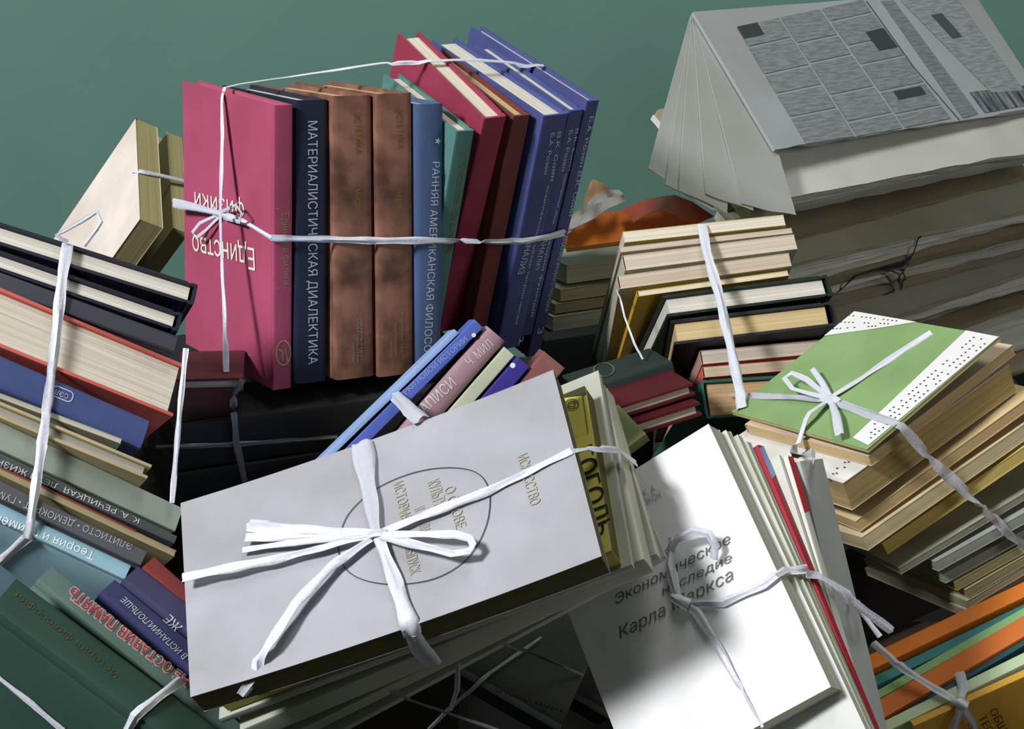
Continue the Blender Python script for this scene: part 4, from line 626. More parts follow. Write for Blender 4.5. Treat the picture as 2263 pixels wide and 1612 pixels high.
# ties: part, points + normals, start width, end width, film
TIES={
'A':[('strand',[[-.2132,.0663,.5174,-.54,-.36,.76],[-.2131,.0523,.5131,-.71,-.49,.51],[-.2131,.0503,.5087,-.81,-.58,.07],[-.213,.0483,.5044,-.81,-.58,.07],[-.2129,.0464,.5,-.81,-.58,.07],[-.2129,.0444,.4956,-.81,-.58,.07],[-.2128,.0425,.4912,-.81,-.58,.07],[-.2127,.0406,.4869,-.81,-.58,.07],[-.2127,.0384,.4826,-.81,-.58,.07],[-.2127,.0362,.4783,-.81,-.58,.07],[-.2127,.034,.474,-.81,-.58,.07],[-.2127,.0318,.4697,-.81,-.58,.07],[-.2127,.0296,.4655,-.81,-.58,.07],[-.2127,.0274,.4612,-.81,-.58,.07],[-.2127,.0252,.457,-.81,-.58,.07],[-.2127,.023,.4527,-.81,-.58,.07],[-.2127,.0208,.4484,-.81,-.58,.07],[-.2127,.0187,.4442,-.81,-.58,.07],[-.2127,.0165,.44,-.81,-.58,.07],[-.2127,.0143,.4357,-.81,-.58,.07],[-.2125,.0122,.4314,-.81,-.58,.07],[-.2123,.0101,.427,-.81,-.58,.07],[-.2121,.0081,.4227,-.81,-.58,.07],[-.2119,.006,.4183,-.81,-.58,.07],[-.2117,.0039,.414,-.81,-.58,.07],[-.2114,.0019,.4097,-.81,-.58,.07],[-.2112,-.0002,.4053,-.81,-.58,.07],[-.211,-.0023,.401,-.81,-.58,.07],[-.2108,-.0043,.3967,-.81,-.58,.07],[-.2105,-.0064,.3924,-.81,-.58,.07],[-.2102,-.0085,.3882,-.81,-.58,.07],[-.2098,-.0107,.384,-.81,-.58,.07],[-.2095,-.0128,.3797,-.81,-.58,.07],[-.2092,-.0149,.3755,-.81,-.58,.07],[-.2089,-.017,.3712,-.81,-.58,.07],[-.2085,-.0191,.367,-.81,-.58,.07],[-.2083,-.0214,.3624,-.81,-.58,.07],[-.2081,-.0237,.3578,-.81,-.58,.07],[-.2079,-.026,.3532,-.7,-.51,.5],[-.2069,-.0278,.3494,-.34,-.26,.91],[-.2067,-.03,.3448,.02,.0,1.0],[-.2065,-.0323,.3402,.02,.0,1.0],[-.2063,-.0346,.3356,.02,.0,1.0],[-.206,-.0369,.331,.02,.0,1.0]],.004200000000000001,.004200000000000001,0),('strand',[[-.263,.0942,.4222,-.81,-.58,.07],[-.255,.0858,.423,-.81,-.58,.07],[-.2471,.0776,.4238,-.81,-.58,.07],[-.2393,.0694,.4246,-.81,-.58,.07],[-.2322,.0612,.4253,-.81,-.58,.07],[-.2251,.053,.4261,-.81,-.58,.07],[-.2181,.045,.4268,-.81,-.58,.07],[-.2124,.038,.427,-.81,-.58,.07],[-.2067,.0311,.4271,-.81,-.58,.07],[-.2011,.0243,.4272,-.81,-.58,.07],[-.1955,.0175,.4273,-.81,-.58,.07],[-.1895,.0093,.4266,-.81,-.58,.07],[-.1836,.0013,.4259,-.81,-.58,.07],[-.1777,-.0067,.4251,-.81,-.58,.07],[-.1719,-.0146,.4244,-.81,-.58,.07]],.007,.0035,0),('strand',[[-.1719,-.0146,.4244,-.16,-.98,.08],[-.1654,-.013,.4238,.16,-.98,.07],[-.1611,-.0111,.4232,.15,-.99,.07],[-.1588,-.0087,.4226,.12,-.99,.09],[-.1523,-.0073,.422,.09,-.99,.11],[-.1479,-.0054,.4214,.53,-.84,.08],[-.1435,-.0034,.4208,.53,-.84,.08],[-.1391,-.0016,.4201,.53,-.84,.08],[-.1347,.0003,.4195,.09,-.99,.1],[-.1324,.0027,.4188,.09,-.99,.11],[-.126,.0041,.4181,.09,-.99,.12],[-.1216,.0062,.4174,.53,-.84,.1],[-.1172,.0082,.4167,.53,-.84,.1],[-.1128,.0103,.416,.53,-.84,.1],[-.1083,.0124,.4153,.53,-.84,.1],[-.1039,.0144,.4145,.1,-.99,.12],[-.1015,.017,.4138,.1,-.99,.12],[-.0946,.019,.4131,.1,-.99,.11],[-.0898,.0215,.4125,.54,-.84,.09],[-.085,.0241,.4118,.54,-.84,.09],[-.0801,.0266,.4111,.54,-.84,.09],[-.0752,.0292,.4104,.54,-.84,.09],[-.0704,.0318,.4097,.54,-.84,.08],[-.0655,.0349,.4089,.54,-.84,.07],[-.0606,.0379,.408,.54,-.84,.07],[-.0554,.0411,.4069,.54,-.84,.07],[-.0502,.0446,.4057,.54,-.84,-.02],[-.0451,.0488,.4039,.1,-.99,-.04],[-.0418,.0534,.4029,-.49,-.87,-.06],[-.0366,.0577,.4015,-.82,-.58,.04],[-.0313,.062,.4,-.82,-.58,.04],[-.026,.0663,.3986,-.82,-.58,.04],[-.0208,.0705,.3975,-.49,-.87,-.08],[-.0136,.0745,.396,.12,-.97,-.22],[-.0084,.0788,.3948,.56,-.79,-.26],[-.0032,.0832,.3937,.15,-.96,-.21],[.0,.0878,.393,.17,-.96,-.21],[.0074,.092,.3915,.17,-.96,-.21],[.0132,.0972,.391,.59,-.77,-.25],[.019,.1024,.3906,.59,-.77,-.25],[.0249,.1076,.3901,.59,-.77,-.26],[.0308,.1143,.3892,.59,-.77,-.26],[.0366,.1213,.389,.59,-.77,-.26],[.0425,.1283,.3888,.49,-.86,.17],[.0544,.3315,.336,.37,-.82,.43]],.005,.005,0),('strand',[[-.2132,.0663,.5174,.04,.09,1.0],[-.2077,.0687,.5183,.03,.1,.99],[-.2021,.0711,.5192,.03,.11,.99],[-.1975,.0726,.5197,.03,.11,.99],[-.193,.0741,.5201,.03,.11,.99],[-.1884,.0755,.5206,.03,.11,.99],[-.1838,.077,.521,.03,.11,.99],[-.1792,.0785,.5215,.03,.11,.99],[-.1746,.08,.5219,.03,.11,.99],[-.1699,.0815,.5224,.03,.11,.99],[-.1653,.083,.5228,.03,.11,.99],[-.1607,.0846,.5233,.03,.11,.99],[-.156,.0861,.5237,.03,.11,.99],[-.1514,.0876,.5242,.03,.11,.99],[-.1467,.0891,.5246,.03,.11,.99],[-.1421,.0907,.525,.03,.11,.99],[-.1375,.0923,.5254,.03,.11,.99],[-.1328,.0939,.5258,.03,.11,.99],[-.1282,.0955,.5262,.03,.11,.99],[-.1235,.0971,.5266,.03,.11,.99],[-.1189,.0987,.527,.03,.11,.99],[-.1142,.1003,.5274,.03,.11,.99],[-.1095,.1019,.5278,.03,.11,.99],[-.1048,.1036,.5282,.03,.11,.99],[-.1001,.1052,.5286,.03,.11,.99],[-.0951,.1068,.5289,-.35,-.16,.92],[-.0913,.1074,.5277,-.75,-.47,.47],[-.0862,.109,.528,-.82,-.57,.01],[-.0812,.1105,.5279,-.82,-.57,.01],[-.0762,.1119,.5277,-.82,-.57,.01],[-.0712,.1133,.5276,-.65,-.64,.42],[-.0647,.1153,.5288,-.18,-.51,.84],[-.0597,.1178,.5285,.21,-.29,.93],[-.0547,.1204,.5282,.21,-.29,.93],[-.0496,.1229,.5279,.2,-.25,.95],[-.0446,.1258,.5276,.19,-.22,.96],[-.0396,.1288,.5272,.18,-.18,.97],[-.0345,.1317,.5268,.18,-.18,.97],[-.0294,.1347,.5264,.18,-.18,.97],[-.0243,.1374,.5256,.18,-.18,.97],[-.0192,.1402,.5247,.18,-.19,.97],[-.0141,.143,.5239,.18,-.19,.96],[-.009,.1459,.523,.19,-.19,.96],[-.0038,.1487,.5221,.19,-.19,.96],[.0019,.1518,.521,-.18,-.45,.88],[.0061,.1542,.5185,-.61,-.64,.47],[.0119,.1573,.5174,-.61,-.63,.48],[.0191,.1611,.5177,-.17,-.42,.89],[.0249,.1642,.5165,.19,-.16,.97]],.0036,.0036,0),('bow_loop',[[-.22,.0495,.4248,-.81,-.58,.07],[-.2286,.0567,.4196,-.81,-.58,.07],[-.2372,.0641,.4142,-.81,-.58,.07],[-.2444,.0689,.4056,-.81,-.58,.07],[-.241,.0664,.4021,-.81,-.58,.07],[-.2321,.0591,.41,-.81,-.58,.07],[-.2261,.0542,.4164,-.81,-.58,.07],[-.2201,.0494,.4227,-.81,-.58,.07]],.0026,.0026,0),('bow_loop',[[-.2191,.0484,.4265,-.81,-.58,.07],[-.2129,.0374,.4314,-.81,-.58,.07],[-.2069,.0266,.4362,-.81,-.58,.07],[-.201,.0159,.441,-.81,-.58,.07],[-.1954,.005,.4377,-.81,-.58,.07],[-.1986,.0136,.4287,-.81,-.58,.07],[-.2042,.0235,.4273,-.81,-.58,.07],[-.2099,.0334,.4258,-.81,-.58,.07],[-.2157,.0435,.4243,-.81,-.58,.07]],.0026,.0026,0),('knot',[[-.2252,.0569,.4271,-.81,-.58,.07],[-.2221,.0512,.4257,-.81,-.58,.07],[-.2187,.0464,.4256,-.81,-.58,.07],[-.2138,.0413,.4284,-.81,-.58,.07]],.005,.006,0)],
'B':[('strand',[[-.2926,-.1081,.4474,.42,-.63,.66],[-.2928,-.1122,.4432,.42,-.63,.66],[-.293,-.1164,.439,.33,-.9,.29],[-.2938,-.1205,.4334,.34,-.9,.29],[-.2936,-.1241,.4305,.35,-.9,.28],[-.2935,-.1276,.4269,.44,-.63,.64],[-.2935,-.131,.4234,.45,-.62,.64],[-.2934,-.1343,.4198,.46,-.62,.64],[-.2934,-.1377,.4163,.47,-.62,.64],[-.2933,-.1411,.4127,.5,-.61,.62],[-.2932,-.1444,.4092,.53,-.59,.61],[-.2931,-.1478,.4057,.56,-.58,.59],[-.2931,-.1511,.4022,.56,-.58,.59],[-.2931,-.1544,.3987,.56,-.58,.59],[-.293,-.1577,.3952,.56,-.58,.59],[-.2931,-.1609,.3919,.56,-.58,.59],[-.2931,-.164,.3886,.56,-.58,.59],[-.2932,-.1671,.3854,.44,-.86,.24],[-.2938,-.1704,.381,.44,-.86,.25],[-.2933,-.1734,.3789,.43,-.87,.25],[-.2933,-.1765,.3756,.55,-.59,.6],[-.2934,-.1796,.3724,.55,-.59,.6],[-.2934,-.1826,.3692,.55,-.59,.6],[-.2935,-.1857,.366,.42,-.87,.26],[-.2942,-.1889,.3617,.38,-.88,.29],[-.2937,-.1918,.3597,.35,-.89,.3],[-.2937,-.1948,.3565,.47,-.6,.64],[-.2937,-.1979,.3533,.48,-.6,.64],[-.2938,-.2009,.3502,.34,-.89,.3],[-.2945,-.2041,.3459,.39,-.88,.28],[-.2939,-.2069,.344,.43,-.87,.25],[-.294,-.2099,.3409,.57,-.58,.58],[-.2941,-.2129,.3379,.57,-.58,.58],[-.2942,-.2159,.3348,.55,-.59,.6],[-.2944,-.2189,.3319,.52,-.59,.61],[-.2945,-.2218,.3289,.49,-.6,.63],[-.2946,-.2248,.3258,.5,-.6,.63],[-.2947,-.2277,.3229,.48,-.6,.64],[-.2949,-.2307,.3199,.45,-.6,.66],[-.295,-.2336,.317,.43,-.6,.67],[-.2951,-.2365,.314,.42,-.6,.68],[-.2954,-.2388,.3107,.42,-.6,.68],[-.2958,-.2407,.3073,.42,-.6,.68],[-.2963,-.2425,.3039,.25,-.9,.37],[-.2983,-.2428,.2977,.1,-.99,.1]],.007,.0055,0),('strand',[[-.2983,-.2428,.2977,-.28,-.8,-.54],[-.3033,-.2369,.2921,-.28,-.8,-.54],[-.3084,-.231,.2864,-.28,-.8,-.54],[-.3135,-.225,.2806,-.28,-.8,-.54],[-.3192,-.2187,.2742,-.28,-.8,-.54],[-.325,-.2123,.2678,-.28,-.8,-.54],[-.3308,-.2059,.2612,-.28,-.8,-.54]],.006,.006,0),('strand',[[-.2149,-.1312,.3824,.19,-.93,.33],[-.2151,-.1337,.3787,.19,-.93,.33],[-.2154,-.1362,.3751,.19,-.92,.33],[-.2156,-.1387,.3714,.19,-.92,.34],[-.2158,-.1412,.3678,.19,-.92,.34],[-.216,-.1438,.3641,.19,-.92,.34],[-.2162,-.1463,.3605,.19,-.92,.35],[-.2164,-.1488,.3569,.19,-.92,.35],[-.2167,-.1512,.3532,.19,-.92,.36],[-.2169,-.1537,.3496,.19,-.91,.36],[-.2171,-.1558,.3459,.19,-.91,.36],[-.2173,-.1578,.3423,.19,-.91,.37],[-.2175,-.1599,.3386,.19,-.91,.37],[-.2178,-.1619,.3349,.19,-.91,.37],[-.218,-.164,.3313,.19,-.91,.38],[-.2182,-.166,.3276,.19,-.91,.38],[-.2184,-.1681,.324,.19,-.9,.38],[-.2187,-.1701,.3203,.19,-.9,.39],[-.2189,-.1721,.3167,.19,-.9,.39],[-.2191,-.1742,.313,.19,-.9,.39],[-.2193,-.1762,.3094,.19,-.9,.4],[-.2196,-.1782,.3058,.19,-.9,.4],[-.2198,-.1802,.3021,.19,-.9,.4],[-.22,-.1823,.2985,.19,-.89,.41],[-.2202,-.1843,.2949,.19,-.89,.41]],.0035,.0035,0),('bow_loop',[[-.292,-.1091,.4489,.35,-.81,.48],[-.2954,-.1111,.4511,.32,-.86,.41],[-.2984,-.1122,.4543,.25,-.93,.26],[-.2945,-.111,.4563,.25,-.93,.26],[-.2905,-.1098,.4582,.25,-.93,.26],[-.2866,-.1085,.4602,.25,-.93,.26],[-.2826,-.1073,.4622,.24,-.94,.25],[-.2777,-.1052,.465,.24,-.94,.25],[-.2727,-.1031,.4678,.23,-.94,.25],[-.2695,-.1073,.4622,.31,-.86,.4],[-.2725,-.1085,.4573,.37,-.76,.54],[-.2758,-.1078,.4533,.42,-.63,.66],[-.2791,-.1071,.4493,.42,-.63,.66],[-.2825,-.1064,.4453,.42,-.63,.66]],.0026,.0026,0)],
'S':[('strand',[[-.2825,-.3724,.2759,-.19,-.98,-.08],[-.2796,-.3727,.2734,-.19,-.98,-.08],[-.2766,-.373,.2708,-.19,-.98,-.08],[-.2737,-.3734,.2682,-.19,-.98,-.08],[-.2707,-.3737,.2656,-.19,-.98,-.08],[-.2678,-.3741,.263,-.19,-.98,-.08],[-.2648,-.3744,.2604,-.19,-.98,-.08],[-.2621,-.3747,.2577,-.19,-.98,-.08],[-.2594,-.375,.2551,-.19,-.98,-.08],[-.2566,-.3753,.2525,-.19,-.98,-.08],[-.2539,-.3756,.2498,-.19,-.98,-.08],[-.2511,-.3759,.2472,-.19,-.98,-.08],[-.2484,-.3762,.2445,-.19,-.98,-.08]],.0035,.0035,0),('strand',[[-.189,-.3354,.253,.61,-.18,.77],[-.1904,-.3445,.2557,.61,-.18,.77],[-.1917,-.3534,.2583,.61,-.18,.77],[-.1936,-.3601,.2597,.61,-.18,.77],[-.1957,-.3652,.2602,.61,-.18,.77],[-.1978,-.3705,.2605,.61,-.18,.77],[-.1998,-.3757,.2609,.61,-.18,.77],[-.2019,-.3809,.2613,.46,-.6,.65],[-.2052,-.3867,.26,.1,-.96,.27],[-.2073,-.3856,.256,-.19,-.98,-.08],[-.2094,-.3846,.252,-.19,-.98,-.08],[-.2115,-.3835,.2479,-.19,-.98,-.08]],.0055,.0055,0)],
'C':[('strand',[[-.3196,.2151,.4191,-.14,-.47,.87],[-.3114,.2075,.4201,.17,-.41,.89],[-.307,.2114,.4181,.59,-.27,.76],[-.3026,.2153,.4161,.59,-.27,.76],[-.2982,.2192,.4141,.59,-.27,.76],[-.2938,.2233,.4118,.59,-.27,.76],[-.2893,.2275,.4094,.59,-.27,.76],[-.2849,.2318,.407,.59,-.27,.76],[-.2791,.2373,.4037,.59,-.27,.76]],.0045,.0045,0)],
'D':[('strand',[[-.1927,-.0465,.3286,.12,-.99,-.0],[-.1965,-.047,.3228,.11,-.89,.45],[-.2006,-.0454,.3184,.06,-.44,.89],[-.2007,-.0449,.3131,.0,.0,1.0],[-.2008,-.0445,.3078,.0,.0,1.0],[-.2009,-.044,.3024,.16,-.42,.89],[-.2004,-.045,.2955,.33,-.83,.45],[-.2005,-.0445,.2902,.37,-.93,.0],[-.2006,-.0441,.2848,.37,-.93,.0],[-.2006,-.0436,.2793,.37,-.93,.0],[-.2,-.0431,.2738,.37,-.93,.0],[-.1993,-.0426,.2683,.37,-.93,.0],[-.1986,-.0421,.2628,.37,-.93,.0],[-.198,-.0416,.2572,.37,-.93,.0],[-.1973,-.0411,.2516,.37,-.93,.0],[-.1966,-.0406,.246,.37,-.93,.0]],.005,.005,0),('strand',[[-.2723,.0156,.2502,-.93,-.37,.0],[-.2613,-.0122,.2621,-.93,-.37,.0],[-.2507,-.0388,.2735,-.67,-.74,.0],[-.2411,-.0539,.2796,-.09,-1.0,.0],[-.2368,-.0522,.2791,.37,-.93,.0],[-.2325,-.0506,.2786,.37,-.93,.0],[-.2282,-.0489,.2781,.37,-.93,.0],[-.2238,-.0472,.2776,.37,-.93,.0],[-.2195,-.0455,.2771,.37,-.93,.0],[-.2151,-.0438,.2766,.37,-.93,.0],[-.2107,-.0421,.2761,.37,-.93,.0],[-.2064,-.0404,.2756,.37,-.93,.0],[-.202,-.0387,.2751,.37,-.93,.0],[-.1976,-.0369,.2747,.37,-.93,.0],[-.1932,-.0352,.2743,.37,-.93,.0],[-.1888,-.0334,.2739,.37,-.93,.0],[-.1844,-.0316,.2735,.37,-.93,.0],[-.1799,-.0299,.2732,.37,-.93,.0],[-.1755,-.0281,.2728,.37,-.93,.0],[-.1711,-.0263,.2724,.37,-.93,.0],[-.1666,-.0245,.272,.37,-.93,.0],[-.1621,-.0227,.2716,.37,-.93,.0],[-.1576,-.021,.2711,.37,-.93,.0],[-.1531,-.0192,.2707,.37,-.93,.0],[-.1486,-.0173,.2703,.37,-.93,.0],[-.1441,-.0155,.2699,.37,-.93,.0],[-.1395,-.0137,.2695,.37,-.93,.0],[-.135,-.0119,.2691,.37,-.93,.0],[-.1304,-.0101,.2687,.37,-.93,.0]],.0035,.0035,0)],
'E':[('strand',[[-.0778,-.1515,.3576,.08,-.94,.33],[-.0726,-.1813,.3658,.07,-.94,.32],[-.0675,-.2095,.3735,.07,-.95,.32],[-.0619,-.2404,.3822,-.07,-.85,.53],[-.0571,-.2689,.3911,-.2,-.68,.71],[-.0521,-.2964,.3988,-.31,-.47,.83]],.009,.009,0)],
